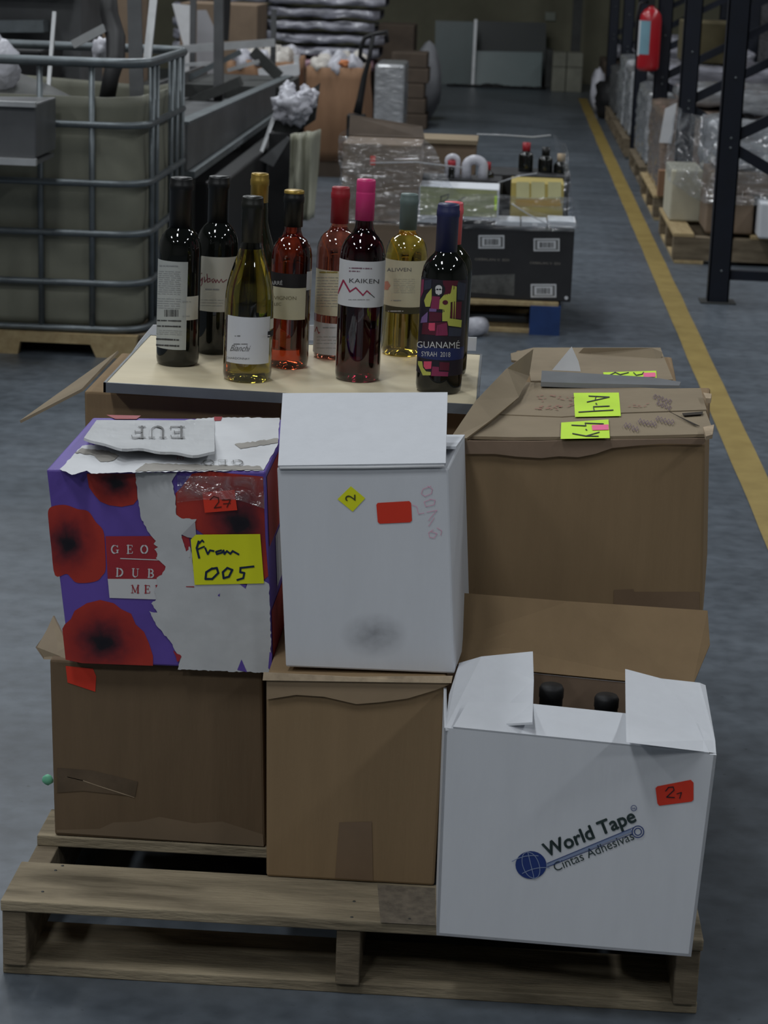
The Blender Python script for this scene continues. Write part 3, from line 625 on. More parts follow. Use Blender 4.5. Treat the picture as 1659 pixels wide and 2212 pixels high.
obj('slit', MB().slab([l1(*q) for q in Y_([(1345, 442), (1370, 455), (1525, 528), (1490, 520)])], .0008, nA), mat('dark_slit', (.03, .022, .015), .9), T)
obj('slit', MB().slab([l1(*q) for q in Y_([(1420, 452), (1545, 442), (1540, 458), (1430, 466)])], .0008, nA), mat('dark_slit', (.03, .022, .015), .9), T)
sticker(T, LIME, Y_([(772, 328), (1042, 326), (1054, 466), (780, 472)]), l1, 'lime note with black handwriting')
sticker(T, LIME, Y_([(698, 505), (980, 486), (988, 598), (694, 603)]), l1, 'lime note with handwriting and a pink tab')
sticker(T, PINK_ST, Y_([(880, 520), (980, 516), (982, 548), (884, 551)]), l2, 'pink tab')
hw = ribbon(Y_([(862, 346), (985, 352), (852, 382)]), 2.)+ribbon(Y_([(905, 350), (900, 372)]), 1.8)+ribbon(Y_([(905, 390), (910, 396)]), 2.5)+ribbon(Y_([(802, 442), (895, 436), (890, 410), (985, 406)]), 2.)+ribbon(Y_([(895, 436), (1008, 430)]), 2.)
hw += ribbon(Y_([(765, 570), (845, 585), (925, 562)]), 2.)+ribbon(Y_([(845, 585), (920, 586)]), 2.)+ribbon(Y_([(845, 545), (850, 550)]), 2.5)+ribbon(Y_([(760, 520), (845, 524), (840, 508), (950, 512)]), 2.)
decal('handwriting', T, BLACK_PRINT, hw, l2, label='black marker A-4')
sc = []
R_ = random.Random(4)
for (x0, y0, n) in ((1250, 350, 5), (1270, 388, 4), (1075, 520, 4), (1160, 495, 5), (1265, 480, 5)):
    x, y = x0, y0
    for k in range(n):
        sc += ribbon(Y_([(x, y+R_.uniform(-6, 6)), (x+10, y-14), (x+18, y+R_.uniform(-8, 12)), (x+6, y+14), (x-2, y)]), 1.2); x += 22; y += R_.uniform(2, 14)
decal('handwriting', T, PURPLE_INK, sc, l2)
sc = []
for k in range(34):
    x, y = R_.uniform(540, 760), R_.uniform(340, 425); sc += ribbon(Y_([(x, y), (x+R_.uniform(6, 26), y+R_.uniform(-6, 6))]), 1.1)
for k in range(8):
    x, y = R_.uniform(1090, 1210), R_.uniform(392, 412); sc += ribbon(Y_([(x, y), (x+14, y+R_.uniform(-5, 5))]), 1.)
decal('faded_print', T, RED_INK, sc, l2)
# loose side flap rising at the left
FA = [(on_y(971, 951, 3.09), on_y(1007, 949, 3.095)), (on_y(1027, 867, 3.25), on_z(1062, 908, .745)), (on_y(1094, 797, 3.45), on_z(1119, 860, .748)), (on_y(1150, 755, 3.58), on_z(1141, 813, .75))]
mb = MB(); mb.v = [p for a in FA for p in a]; mb.f = [(2*i, 2*i+1, 2*i+3, 2*i+2) for i in range(3)]
obj('flap', mb, CARD_L, T, solid=.004, smooth=False)
q0 = [FA[1][0].lerp(FA[1][1], .3), FA[2][0].lerp(FA[2][1], .4), FA[2][0].lerp(FA[2][1], .85)]
# ---- rear carton with slack lid
XB = [(.05, 3.585), (.318, 3.585), (.33, 3.925), (.04, 3.925)]
T = thing('cardboard_box', 'brown box at the pallet rear, lid cut open around a white paper corner', 'carton', (.185, 3.75, .445))
obj('body', MB().hexa([(x, y, .445) for x, y in XB]+[(x, y, .722) for x, y in XB]), CARD, T, bevel=.004)
zB = .7265
z_ = lambda x, y, d=0: on_z(x, y, zB+d)
obj('flap', MB().slab([z_(*q) for q in Y_([(395, 105), (400, 145), (500, 160), (515, 270), (1365, 262), (1300, 100), (1290, 70), (530, 70)])], .004, (0, 0, 1)), CARD_L, T)
mb = MB().slab([on_y(*q, 3.84) for q in Y_([(880, 180), (1285, 186)])]+[on_y(*q, 3.88) for q in Y_([(1300, 95), (1240, 70), (830, 70), (790, 110), (800, 190)])], .004)
obj('flap', mb, CARD_L, T)
sticker(T, LIME, Y_([(948, 205), (1265, 196), (1268, 240), (955, 238)]), lambda x, y: z_(x, y, .005), 'lime note half hidden under the lid')
decal('handwriting', T, BLACK_PRINT, ribbon(Y_([(985, 222), (1020, 205), (1050, 218), (1100, 206)]), 2.)+ribbon(Y_([(1130, 206), (1145, 222), (1180, 216), (1190, 204)]), 2.), lambda x, y: z_(x, y, .0058))
sticker(T, PINK_ST, Y_([(1188, 208), (1260, 206), (1262, 232), (1190, 233)]), lambda x, y: z_(x, y, .006), 'pink tab')
tri = [on_y(*cy(625, 215), 3.70), on_y(*cy(820, 225), 3.70), on_y(*cy(800, 140), 3.71), on_y(*cy(760, 52), 3.72)]
one('paper_sheet', MB().slab(tri, .0015), WHITE_PAPER, 'white paper corner poking up out of the rear brown box', 'paper', base=tri[0])
strip = [on_z(*q, .744) for q in Y_([(580, 222), (1240, 262), (1410, 290), (1400, 312), (700, 295), (575, 290)])]
one('plastic_sleeve', MB().slab(strip, .008, (0, 0, 1)), mat('grey_translucent_plastic', (.25, .26, .27), .25, spec=.6, var=.1), 'grey plastic strip lying across between the two brown box lids', 'plastic strip')

# ---- hidden lower layer that carries the rear boxes
def support(label, x0, x1, y0, y1, z0, z1, mt=CARD):
    t = thing('cardboard_box', label, 'carton', ((x0+x1)/2, (y0+y1)/2, z0))
    obj('body', MB().box(x0, x1, y0, y1, z0, z1), mt, t, bevel=.004)
    y = (y0+y1)/2; obj('tape', MB().box(x0+.004, x1-.004, y-.025, y+.025, z1-.001, z1+.0006), TAPE, t)
    return t
support('brown box standing under the large box with the lime notes', -.02, .325, 3.10, 3.50, .1205, .442)
support('brown box standing under the rear box with the cut lid', .0, .325, 3.56, 3.93, .1205, .442)
support('brown box standing under the box that carries the display board', -.66, -.35, 3.44, 3.80, .1205, .40)
support('brown box under the right half of the display board, lower layer', -.335, -.04, 3.44, 3.80, .1205, .40)
# boxes right under the board
T = thing('cardboard_box', 'brown box under the display board with one flap hanging open outside', 'carton', (-.51, 3.64, .4015))
obj('body', MB().hexa([(-.675, 3.452, .4015), (-.35, 3.452, .4015), (-.35, 3.80, .4015), (-.675, 3.80, .4015), (-.68, 3.452, .708), (-.35, 3.452, .708), (-.35, 3.80, .708), (-.68, 3.80, .708)]), CARD, T, bevel=.004)
fa, fb, fc, fd = on_y(46, 912, 3.36), V((-.682, 3.452, .708)), V((-.684, 3.80, .708)), on_y(285, 762, 3.80)
obj('flap', MB().slab([on_y(45, 914, 3.44), fb, fc, on_y(160, 838, 3.80)], .0045), CARD_L, T)
T = thing('cardboard_box', 'brown box under the display board behind the plain white carton', 'carton', (-.19, 3.62, .4015))
obj('body', MB().box(-.338, -.035, 3.452, 3.80, .4015, .704), CARD, T, bevel=.004)
obj('tape', MB().box(-.336, -.037, 3.60, 3.65, .7035, .7048), TAPE, T)
# rear white carton with flaps sticking out behind the board
T = thing('white_carton', 'white carton behind the display board with open flaps', 'carton', (-.34, 3.87, .1205))
obj('body', MB().box(-.66, -.03, 3.83, 3.93, .1205, .70), WHITE_CARD, T, bevel=.003)
for q in ([(284, 762), (300, 738), (330, 702), (345, 702), (345, 748), (330, 756)], [(612, 712), (655, 704), (690, 702), (692, 735), (655, 736), (612, 738)], [(822, 720), (836, 720), (836, 752), (822, 752)], [(700, 726), (820, 732), (820, 752), (700, 748)], [(996, 728), (1030, 729), (1028, 758), (996, 757)]):
    obj('flap', MB().slab([on_y(x, y, 3.905 if y < 740 else 3.90) for x, y in q], .003, (0, 1, 0)), WHITE_PAPER, T)

# ================================================================== DISPLAY BOARD
BT = .015
def zb(X): return .7295-BT*(X+.33)
T = thing('display_board', 'pale wooden board with grey edging that carries the wine bottles', 'board', (-.33, 3.62, zb(-.33)-.016))
bx0, bx1, by0, by1 = -.638, -.022, 3.40, 3.85
def slabz(x0, x1, y0, y1, lo, hi):
    return MB().hexa([(x, y, zb(x)+lo) for x, y in ((x0, y0), (x1, y0), (x1, y1), (x0, y1))]+[(x, y, zb(x)+hi) for x, y in ((x0, y0), (x1, y0), (x1, y1), (x0, y1))])
obj('panel', slabz(bx0+.004, bx1-.004, by0+.004, by1-.004, -.016, 0), PLY, T)
for a in ((bx0, bx1, by0, by0+.004), (bx0, bx1, by1-.004, by1), (bx0, bx0+.004, by0, by1), (bx1-.004, bx1, by0, by1)):
    obj('edging', slabz(*a, -.0155, .0012), EDGING, T)
# ================================================================== BOTTLES
def glass(name, col, rough=.02, ior=1.38, trans=1.): return mat(name, col, rough, trans=trans, ior=ior, spec=.6, coat=1.)
G_DARK = mat('dark_bottle_glass', (.006, .007, .006), .04, spec=.7)
G_OLIVE = glass('olive_wine', (.31, .25, .028)); G_OLIVE_D = mat('dark_olive_glass', (.012, .014, .006), .05, spec=.6)
G_ROSE = glass('rose_wine', (.38, .042, .013)); G_ROSE2 = glass('pale_rose_wine', (.56, .15, .09)); G_GOLD = glass('golden_wine', (.74, .5, .06))
G_RED = glass('red_wine', (.045, .002, .006)); G_CLEAR = glass('clear_glass', (.85, .8, .7))
LAB = mat('cream_label', (.58, .57, .50), .65, var=.03); LABW = mat('white_label', (.62, .63, .65), .6, var=.03); LABY = mat('pale_yellow_label', (.62, .58, .42), .65, var=.03)
LABB = mat('back_label', (.44, .46, .44), .65, var=.04)
def prof(kind, h, r):
    n = .0142
    base = [(0, .012), (r*.45, .010), (r*.72, .003), (r*.86, 0), (r*.97, .004), (r, .012)]
    if kind == 'bordeaux':
        sh = [(r, h*.60), (r*.985, h*.63), (r*.93, h*.665), (r*.82, h*.695), (r*.66, h*.72), (r*.52, h*.737), (n*1.12, h*.765), (n, h*.80)]
    elif kind == 'round':
        sh = [(r, h*.60), (r*.99, h*.64), (r*.94, h*.675), (r*.84, h*.705), (r*.68, h*.73), (r*.5, h*.745), (n*1.15, h*.76), (n, h*.78)]
    else:
        sh = [(r, h*.42), (r*.985, h*.47), (r*.92, h*.53), (r*.80, h*.59), (r*.66, h*.645), (r*.54, h*.69), (r*.45, h*.74), (n*1.12, h*.80), (n, h*.84)]
    return base+sh+[(n, h*.975), (0, h*.975)]
def bottle(label, bx, by, tx, ty, r, kind, gm, capm, cap0, capr=.0155, h=None, c=None, captop=None, rib=False):
    if c is None:
        p = on_z(bx, by, zb(-.3)); c = V((p.x, p.y+r, 0)); p = on_z(bx, by, zb(c.x)); c = V((p.x, p.y+r, zb(p.x)))
    else: c = V((c[0], c[1], zb(c[0])))
    if h is None: h = on_y(tx, ty, c.y).z-c.z
    t = thing('wine_bottle', label, 'bottle', c, 'wine bottles on the display board'); t.rotation_euler = (0, BT, 0)
    obj('glass', MB().lathe(prof(kind, h, r), 48), gm, t, local=True)
    z0 = h*cap0
    cp = [(.0145, z0-.0002), (capr, z0), (capr, h*.93)]+([(capr*1.0, h*.935), (capr*.96, h*.938), (capr, h*.942)] if rib else [(capr*1.06, h*.935), (capr*1.06, h*.965), (capr, h*.97)])+[(capr, h*.99), (capr*.93, h), (0, h)]
    o = obj('cap', MB().lathe(cp, 32), capm, t, local=True)
    if captop: obj('cap_top', MB().lathe([(capr*1.03, h*.985), (capr*1.03, h*1.0), (capr*.9, h*1.004), (0, h*1.004)], 32), captop, o, local=True)
    M = Matrix.Translation(c) @ Matrix.Rotation(BT, 4, 'Y')
    return t, M, r, h
def cylfn(B, eps=.0006):
    t, M, r, h = B; Mi = M.inverted(); o = Mi @ CO; R = r+eps
    def fn(x, y):
        d = (Mi.to_3x3() @ ray(x, y)); a = d.x**2+d.y**2; b = 2*(o.x*d.x+o.y*d.y); c = o.x**2+o.y**2-R*R; q = b*b-4*a*c
        k = (-b-math.sqrt(max(q, 0)))/(2*a); p = o+d*k
        if q < 0: s = R/math.hypot(p.x, p.y); p.x *= s; p.y *= s
        return p
    return fn
def label_(B, mt, ytop, ybot, a0, a1, eps=.0004, name='label', text_=None, xmid=None):
    """wrap a label between two picture heights; angles in degrees from the face towards the camera, + to the right"""
    t, M, r, h = B; fn = cylfn(B); cx = IW/2; c = M.translation
    d = V(c)-CO; k = d.dot(_f); X = IW/2+FPX*d.dot(CR)/k
    zt, zbm = fn(X+8, ytop).z, fn(X, ybot).z; base = math.atan2(CO.y-c.y, CO.x-c.x); R = r+eps
    def g(u, v):
        a = base+math.radians(a0+(a1-a0)*u); return (R*math.cos(a), R*math.sin(a), zbm+(zt-zbm)*v)
    o = obj(name, MB().grid(g, 28, 2), mt, t, local=True)
    if text_: o['label'] = text_
    return o
def clipx(p, x0, x1):
    for lim, sg in ((x0, 1), (x1, -1)):
        out = []
        for i in range(len(p)):
            a, b = p[i-1], p[i]; ia, ib = (a[0]-lim)*sg >= 0, (b[0]-lim)*sg >= 0
            if ia != ib: t = (lim-a[0])/(b[0]-a[0]); out.append((lim, a[1]+(b[1]-a[1])*t))
            if ib: out.append(b)
        p = out
        if len(p) < 3: return []
    return p
def strips(polys, w=5.):
    out = []
    for p in polys:
        x0, x1 = min(q[0] for q in p), max(q[0] for q in p)
        if x1-x0 <= w*1.2: out.append(p); continue
        n = int((x1-x0)/w)+1
        for k in range(n):
            c = clipx(p, x0+(x1-x0)*k/n, x0+(x1-x0)*(k+1)/n)
            if len(c) >= 3: out.append(c)
    return out
def bd(B, name, mt, polys, eps=.0008, label=None): return decal(name, B[0], mt, strips(polys), cylfn(B, eps), local=True, label=label)
def lines(x0, x1, ys, wd=1., seed=0, sl=0.):
    R = random.Random(seed); out = []
    for y in ys:
        x = x0
        while x < x1:
            q = min(x1, x+(R.uniform(4, 14) if wd < 2 else R.uniform(1.4, 2.6))); out += ribbon([(x, y+sl*(x-x0)), (q, y+sl*(q-x0))], wd*(1 if wd < 2 else R.uniform(.6, 1))); x = q+(R.uniform(1.5, 3.5) if wd < 2 else R.choice((.8, 1., 1.2, 3.)))
    return out
def barcode(x0, x1, y0, y1, seed=0):
    R = random.Random(seed); out = []; x = x0
    while x < x1: q = R.choice((1., 1.4, 2.2)); out.append(rect(x, y0, min(x+q, x1), y1)); x += q+R.choice((1., 1.5, 2.))
    return out
INK = mat('faint_grey_ink', (.30, .31, .31), .7); INK_D = mat('dark_grey_ink', (.06, .06, .06), .7)
CAP_BLK = mat('black_foil', (.005, .0055, .006), .4); CAP_GOLD = mat('gold_foil', (.36, .24, .05), .35, metal=.5); CAP_RED = mat('red_foil', (.33, .015, .025), .45)
CAP_PINK = mat('pink_foil', (.66, .04, .19), .4); CAP_GRN = mat('grey_green_foil', (.13, .18, .17), .45); CAP_BLUE = mat('navy_foil', (.02, .025, .09), .45); CAP_SALM = mat('salmon_foil', (.75, .12, .14), .45)
CAP_OLV = mat('dark_olive_foil', (.007, .008, .005), .4)
# dark bottle with back label
def cb(x, y): return (300+x*400/1639, 340+y*540/2212)
def B_(L): return [cb(*q) for q in L]
B = bottle('dark red wine bottle wearing a pale back label with barcodes', 376, 794, 391, 383, .0367, 'bordeaux', G_DARK, CAP_BLK, .70, .0195)
label_(B, LABB, 566, 756, -92, 22, text_='pale back label')
bd(B, 'lettering', INK, lines(345, 385, [574], 3.4, 1, .03)+lines(340, 390, [586+i*4.4 for i in range(12)], 1.1, 2, .03)+lines(340, 390, [645+i*5 for i in range(5)], 1.2, 3, .03))
bd(B, 'barcode', INK_D, barcode(355, 386, 669, 684, 3)); bd(B, 'lettering', INK_D, lines(334, 392, [692], 3.2, 5, .03)+lines(334, 390, [704], 3.6, 6, .03)+lines(334, 386, [732, 745], 4.2, 7, .05))
bd(B, 'lettering', INK, lines(334, 392, [713, 717, 721], 1.1, 8, .04))
label_(B, LAB, 641, 692, 20, 62, .0008, text_='small barcode sticker'); bd(B, 'lettering', INK, lines(394, 412, [652, 683], 1.2, 6), .0013)
# dark bottle with handwritten style label
B = bottle('dark wine bottle with a cream label in red script, half hidden by the olive bottle', 457, 768, 449, 402, .0367, 'bordeaux', G_DARK, CAP_BLK, .70, .0185, h=.312)
label_(B, LAB, 556, 674, -70, 70, text_='cream label with red script')
bd(B, 'lettering', mat('maroon_ink', (.22, .03, .06), .6), ribbon([(436, 590), (430, 594), (428, 602), (434, 606), (437, 600), (436, 614), (430, 622), (424, 620)], 1.6)+ribbon([(441, 598), (442, 610), (446, 604)], 1.5)+ribbon([(447, 592), (448, 610), (454, 608), (453, 601), (448, 603)], 1.5)+ribbon([(462, 602), (457, 605), (460, 611), (464, 604), (466, 611), (469, 604), (473, 611), (478, 603), (481, 610), (490, 604)], 1.5), label='red script lettering')
bd(B, 'lettering', INK, lines(444, 476, [625], 3., 2, .02)+lines(432, 482, [648, 654, 660], .8, 3, .02))
# olive burgundy bottle
B = bottle('olive green white wine bottle with sloping shoulders and a white label', 527, 829, 545, 424, .041, 'burgundy', G_OLIVE, CAP_OLV, .72, .0178)
label_(B, LABW, 686, 787, -58, 58, text_='white label with script lettering')
bd(B, 'lettering', GREY_PRINT, [[(x+(cb(0, 1712)[1]-y)*.4, y) for x, y in p] for p in text('Bianchi', *cb(800, 1712), 19, .03, width=42)], label='grey script lettering')
bd(B, 'lettering', GREY_PRINT, text('CHARDONNAY', *cb(768, 1782), 6.5, .05, width=52)+lines(cb(840, 0)[0], cb(960, 0)[0], [cb(0, 1652)[1]], 2.2, 9)+lines(cb(850, 0)[0], cb(895, 0)[0], [cb(0, 1580)[1]], 2.6, 4))
label_(B, LAB, 692, 714, 58, 80, .0008); label_(B, BLACK_PRINT, 718, 731, 50, 82, .0010); bd(B, 'lettering', WHITE_PRINT, lines(565, 583, [725], 3., 5), .0014)
# olive bottle behind with gold capsule
p = on_z(562, 374, zb(-.43)+.318)
B = bottle('dark bottle with a gold capsule standing behind the olive bottle', 0, 0, 0, 0, .036, 'burgundy', G_OLIVE_D, CAP_GOLD, .84, .0158, h=.318, c=(p.x-.318*BT, p.y))
# rose, black cap
B = bottle('rose wine bottle with a black cap topped in gold and a cream label', 617, 799, 624, 411, .0352, 'round', G_ROSE, CAP_BLK, .80, .0168, captop=CAP_GOLD)
label_(B, mat('black_label_band', (.014, .012, .014), .6), 592, 622, -75, 48, .0006); bd(B, 'lettering', WHITE_PRINT, text('ARRÉ', 584, 615, 12, .02, width=26), .0012)
label_(B, LABY, 622, 691, -75, 48, text_='cream label')
bd(B, 'lettering', mat('olive_ink', (.2, .18, .1), .7), text('UVIGNON', 583, 647, 11, .02, width=57)+text('LEC', 592, 660, 9, .02, width=15))
label_(B, LABW, 588, 628, 48, 82, .0008)
# rose, red capsule
B = bottle('pale rose wine bottle with a red capsule, half hidden by the pink-capped bottle', 717, 779, 738, 413, .0378, 'round', G_ROSE2, CAP_RED, .79, .0160, h=.303)
label_(B, LABY, 586, 683, -80, 80, text_='cream upper label'); label_(B, LABW, 700, 768, -80, 80, text_='white lower label')
bd(B, 'lettering', mat('ochre_ink', (.32, .25, .06), .7), lines(694, 728, [586+3], 2.4, 3)+lines(690, 728, [588], 3.4, 9)); bd(B, 'lettering', INK, lines(684, 730, [600+i*6.2 for i in range(11)], .9, 4)+lines(698, 730, [708], 2., 5)+lines(684, 730, [728, 735, 742, 752], .8, 6))
bd(B, 'logo', RED_PRINT, ribbon([(680, 716), (684, 706), (688, 720), (691, 718)], 1.4))
# pink capsule bottle
def ck(x, y): return (660+x*400/1659, 360+y*520/2157)
def K_(L): return [ck(*q) for q in L]
B = bottle('tall red wine bottle with a hot pink cap and white label with a red zigzag', 768, 828, 791, 387, .0385, 'bordeaux', G_RED, CAP_PINK, .80, .0160, rib=True)
label_(B, LABW, 565, 664, -86, 86, text_='white label with a red zigzag')
bd(B, 'lettering', INK_D, text('KAIKEN', *ck(385, 1040), 13.5, .03, width=66), label='printed brand lettering')
bd(B, 'logo', mat('crimson_ink', (.32, .02, .07), .6), ribbon(K_([(288, 1135), (338, 1018), (395, 1118)]), 3.4)+ribbon(K_([(395, 1122), (450, 1085), (512, 1150)]), 3.)+ribbon(K_([(512, 1155), (550, 1112), (580, 1140)]), 2.6), label='red zigzag mark'); bd(B, 'logo', INK_D, ribbon(K_([(570, 1130), (618, 1172)]), 1.6))
bd(B, 'lettering', mat('plum_ink', (.2, .1, .14), .7), lines(ck(392, 0)[0], ck(600, 0)[0], [ck(0, 908)[1]], 2.8, 4, .03)+lines(ck(392, 0)[0], ck(485, 0)[0], [ck(0, 936)[1]], 2.8, 6, .03)); bd(B, 'lettering', INK, lines(ck(385, 0)[0], ck(575, 0)[0], [ck(0, 1192)[1]], 1.4, 3))
bd(B, 'neck_sticker', LABW, [], .001) if False else None
# golden bottle
B = bottle('golden white wine bottle with a grey green capsule and a pale yellow label', 865, 772, 884, 418, .0378, 'round', G_GOLD, CAP_GRN, .78, .0158)
label_(B, LABY, 564, 664, -80, 80, text_='pale yellow label'); label_(B, mat('olive_band', (.06, .055, .03), .6), 664, 678, -60, 60, .0005)
bd(B, 'lettering', GREY_PRINT, text('ALIWEN', *ck(728, 940), 11.5, 0, width=53), label='printed brand lettering'); bd(B, 'lettering', INK, lines(ck(790, 0)[0], ck(980, 0)[0], [ck(0, 1010+i*17)[1] for i in range(8)], .5, 3)+lines(ck(765, 0)[0], ck(860, 0)[0], [ck(0, 1200)[1]], 2, 4)); bd(B, 'lettering', WHITE_PRINT, lines(ck(740, 0)[0], ck(885, 0)[0], [ck(0, 1295)[1]], 2.2, 4), .001)
bd(B, 'flower', mat('coral_ink', (.55, .24, .17), .7), [ell(*ck(715, 1065), 11, 6, 10, rot=a) for a in (0, 1.05, 2.1)], label='coral flower print')
# dark bottle behind with salmon capsule, then the one with the mosaic label
B = bottle('dark bottle with a salmon capsule right behind the mosaic label bottle', 958, 816, 980, 436, .038, 'bordeaux', G_OLIVE_D, CAP_SALM, .72, .0165)
B = bottle('dark bottle with navy capsule and a colourful mosaic label', 945, 854, 974, 440, .0385, 'bordeaux', G_DARK, CAP_BLUE, .72, .0180)
DK = mat('mosaic_dark', (.018, .014, .025), .5); MG = mat('mosaic_maroon', (.1, .012, .03), .5); CR_ = mat('mosaic_crimson', (.24, .03, .09), .5); YG = mat('mosaic_yellow', (.48, .50, .10), .5); PKM = mat('mosaic_pink', (.70, .08, .16), .5); LIL = mat('mosaic_lilac', (.2, .12, .3), .5); NVM = mat('mosaic_navy', (.02, .03, .12), .5); SLT = mat('mosaic_slate', (.035, .04, .07), .5)
label_(B, DK, 605, 812, -84, 84, text_='colourful mosaic label')
def mz(mt, L, e=.0009): bd(B, 'mosaic_piece', mt, [K_(L)], e)
mz(SLT, [(1065, 1020), (1130, 1010), (1125, 1090), (1060, 1110)]); mz(MG, [(1230, 1020), (1370, 1022), (1360, 1060), (1300, 1140), (1240, 1160)]); mz(SLT, [(1360, 1030), (1440, 1050), (1420, 1200), (1360, 1190)])
mz(CR_, [(1040, 1010), (1062, 1010), (1055, 1120), (1030, 1180)]); mz(YG, [(1130, 1090), (1130, 1180), (1115, 1255), (1075, 1255), (1062, 1200), (1085, 1145)]); mz(CR_, [(1135, 1160), (1205, 1165), (1195, 1280), (1120, 1270)])
mz(YG, [(1315, 1065), (1355, 1075), (1350, 1205), (1300, 1215), (1292, 1360), (1400, 1375), (1395, 1440), (1280, 1425), (1270, 1385), (1225, 1385), (1225, 1310), (1245, 1300), (1240, 1280), (1195, 1275), (1200, 1195), (1240, 1150), (1300, 1135)])
mz(MG, [(1310, 1215), (1400, 1210), (1390, 1365), (1298, 1355)]); bd(B, 'mosaic_piece', MG, [ell(*ck(1252, 1217), 6, 5)], .0012); mz(LIL, [(1095, 1300), (1090, 1395), (1030, 1400), (1040, 1350)]); mz(LIL, [(1110, 1270), (1175, 1275), (1170, 1300), (1108, 1298)]); mz(MG, [(1108, 1300), (1222, 1310), (1215, 1385), (1105, 1390)], .0008)
mz(MG, [(1050, 1400), (1270, 1392), (1270, 1520), (1040, 1500)], .0008); mz(CR_, [(1180, 1420), (1265, 1400), (1275, 1510), (1165, 1515)]); mz(PKM, [(1105, 1400), (1160, 1400), (1158, 1470), (1112, 1470), (1100, 1450)]); mz(SLT, [(1285, 1440), (1400, 1450), (1390, 1520), (1280, 1520)])
bd(B, 'emblem', BLACK_PRINT, [ell(*ck(1193, 1102), 14, 14.5)], .0012); bd(B, 'emblem', WHITE_PRINT, [ell(*ck(1193, 1090), 7.5, 7), ell(*ck(1176, 1118), 3, 6), ell(*ck(1210, 1118), 3, 6), rect(*ck(1184, 1108), *ck(1202, 1150))], .0015, 'pale skull-like emblem'); bd(B, 'emblem', BLACK_PRINT, [ell(*ck(1181, 1100), 2.6, 1.6), ell(*ck(1206, 1100), 2.6, 1.6)], .0018)
bd(B, 'lettering', WHITE_PRINT, text('GUANAMÉ', *ck(992, 1622), 20, .02, width=94), .0012, 'printed brand lettering')
label_(B, NVM, 752, 778, -84, 84, .0007, 'band'); bd(B, 'lettering', WHITE_PRINT, text('SYRAH  2018', *ck(1036, 1698), 15, .03, width=63), .0013)
mz(YG, [(992, 1740), (1045, 1745), (1052, 1800), (1080, 1835), (1122, 1840), (1120, 1870), (1050, 1870), (1020, 1800)]); mz(PKM, [(1060, 1745), (1130, 1745), (1125, 1810), (1075, 1815), (1058, 1790)]); mz(CR_, [(1135, 1790), (1195, 1795), (1195, 1835), (1280, 1840), (1275, 1880), (1125, 1875)]); mz(MG, [(1200, 1750), (1290, 1755), (1285, 1830), (1200, 1825)])
# ================================================================== MIDGROUND PALLET OF WINE CASES
PB = V((0, 8.2, 0))
T = pallet('wooden pallet with blue painted end blocks, carrying black wine cases', -.62, .245, 8.17, 9.2, .125, tops=[(8.17+.21*k, 8.17+.21*k+.13) for k in range(5)], mt=WOOD_Y)
obj('end_block', MB().box(.13, .247, 8.155, 8.30, .0, .112), BLUE_PAINT, T)
def case(label, x0, x1, y0, y1, z0, z1, mt, name='wine_case', group=None):
    t = thing(name, label, 'case', ((x0+x1)/2, (y0+y1)/2, z0), group)
    obj('body', MB().box(x0, x1, y0, y1, z0, z1), mt, t, bevel=.004); return t
BLKC = mat('black_case_print', (.022, .022, .024), .5, var=.15)
T = case('black printed wine case with white barcode stickers at the pallet corner', -.16, .285, 8.2, 8.52, .126, .41, BLKC)
fb = lambda x, y: on_y(x, y, 8.2)-V((0, .0015, 0)); fb2 = lambda x, y: on_y(x, y, 8.2)-V((0, .003, 0))
def cm(x, y): return (680+x*600/1659, 230+y*510/1410)
for (x0, y0, x1, y1) in ((978, 768, 1132, 848), (1307, 788, 1462, 864), (1290, 1060, 1442, 1140)):
    (a, b), (c_, d) = cm(x0, y0), cm(x1, y1)
    decal('sticker', T, LABW, [rect(a, b, c_, d)], fb, label='white barcode sticker'); decal('sticker_frame', T, GREY_PRINT, [rect(a+3, b+3, c_-3, d-3)], lambda x, y: on_y(x, y, 8.2)-V((0, .0022, 0))); decal('sticker_field', T, LABW, [rect(a+8, b+5, c_-8, d-5)], fb2); decal('barcode', T, INK_D, barcode(a+13, c_-13, b+8, d-8, int(x0)), lambda x, y: on_y(x, y, 8.2)-V((0, .004, 0)))
PALE = mat('pale_gold_print', (.24, .22, .19), .6)
decal('lettering', T, PALE, text('OEBRLAN V. EDI', *cm(955, 918), 7, .03, width=74)+text('OEBRLAN V. EDI', *cm(1283, 940), 7, .03, width=66), fb)
decal('picture', T, mat('grey_picture', (.09, .09, .085), .5, var=.6, vscale=14), [[cm(*q) for q in ((925, 1010), (1195, 1000), (1190, 1130), (930, 1110))]], fb)
decal('sticker', T, LABW, [ell(*cm(1502, 1143), 4, 4)], fb)
T = case('brown wine case beside the black case, behind the bottles', -.60, -.17, 8.2, 8.52, .126, .40, BROWN_F)
# white trays and lids on the lower cases
one('white_tray', MB().box(-.32, -.15, 8.2, 8.40, .411, .425), WHITE_PAPER, 'white carton tray under the pale green handwritten sign', 'tray')
for x0, x1, l in ((-.02, .075, 'small white flap lying on the black case beside the sign'), (.08, .178, 'white flap lying on the middle of the black case'), (.182, .288, 'white crumpled flap lying over the corner of the black case')):
    one('cardboard_flap', MB().box(x0, x1, 8.195, 8.36, .4105, .43 if x0 < .15 else .438), WHITE_PAPER, l, 'flap', bevel=.003)
T = case('tall open brown box wrapped in clear film at the rear of the wine pallet', -.617, -.316, 8.22, 8.52, .405, .70, BROWN_F, 'cardboard_box')
obj('flap', MB().slab([(-.617, 8.52, .70), (-.316, 8.52, .70), (-.33, 8.60, .74), (-.62, 8.60, .775)], .004), DARK_BR, T)
obj('sticker', MB().box(-.51, -.49, 8.2185, 8.2195, .62, .655), ORANGE, T)
T = case('brown box with a layered lid behind the open brown box on the wine pallet', -.36, -.115, 8.85, 9.1, .126, .655, BROWN_F, 'cardboard_box')
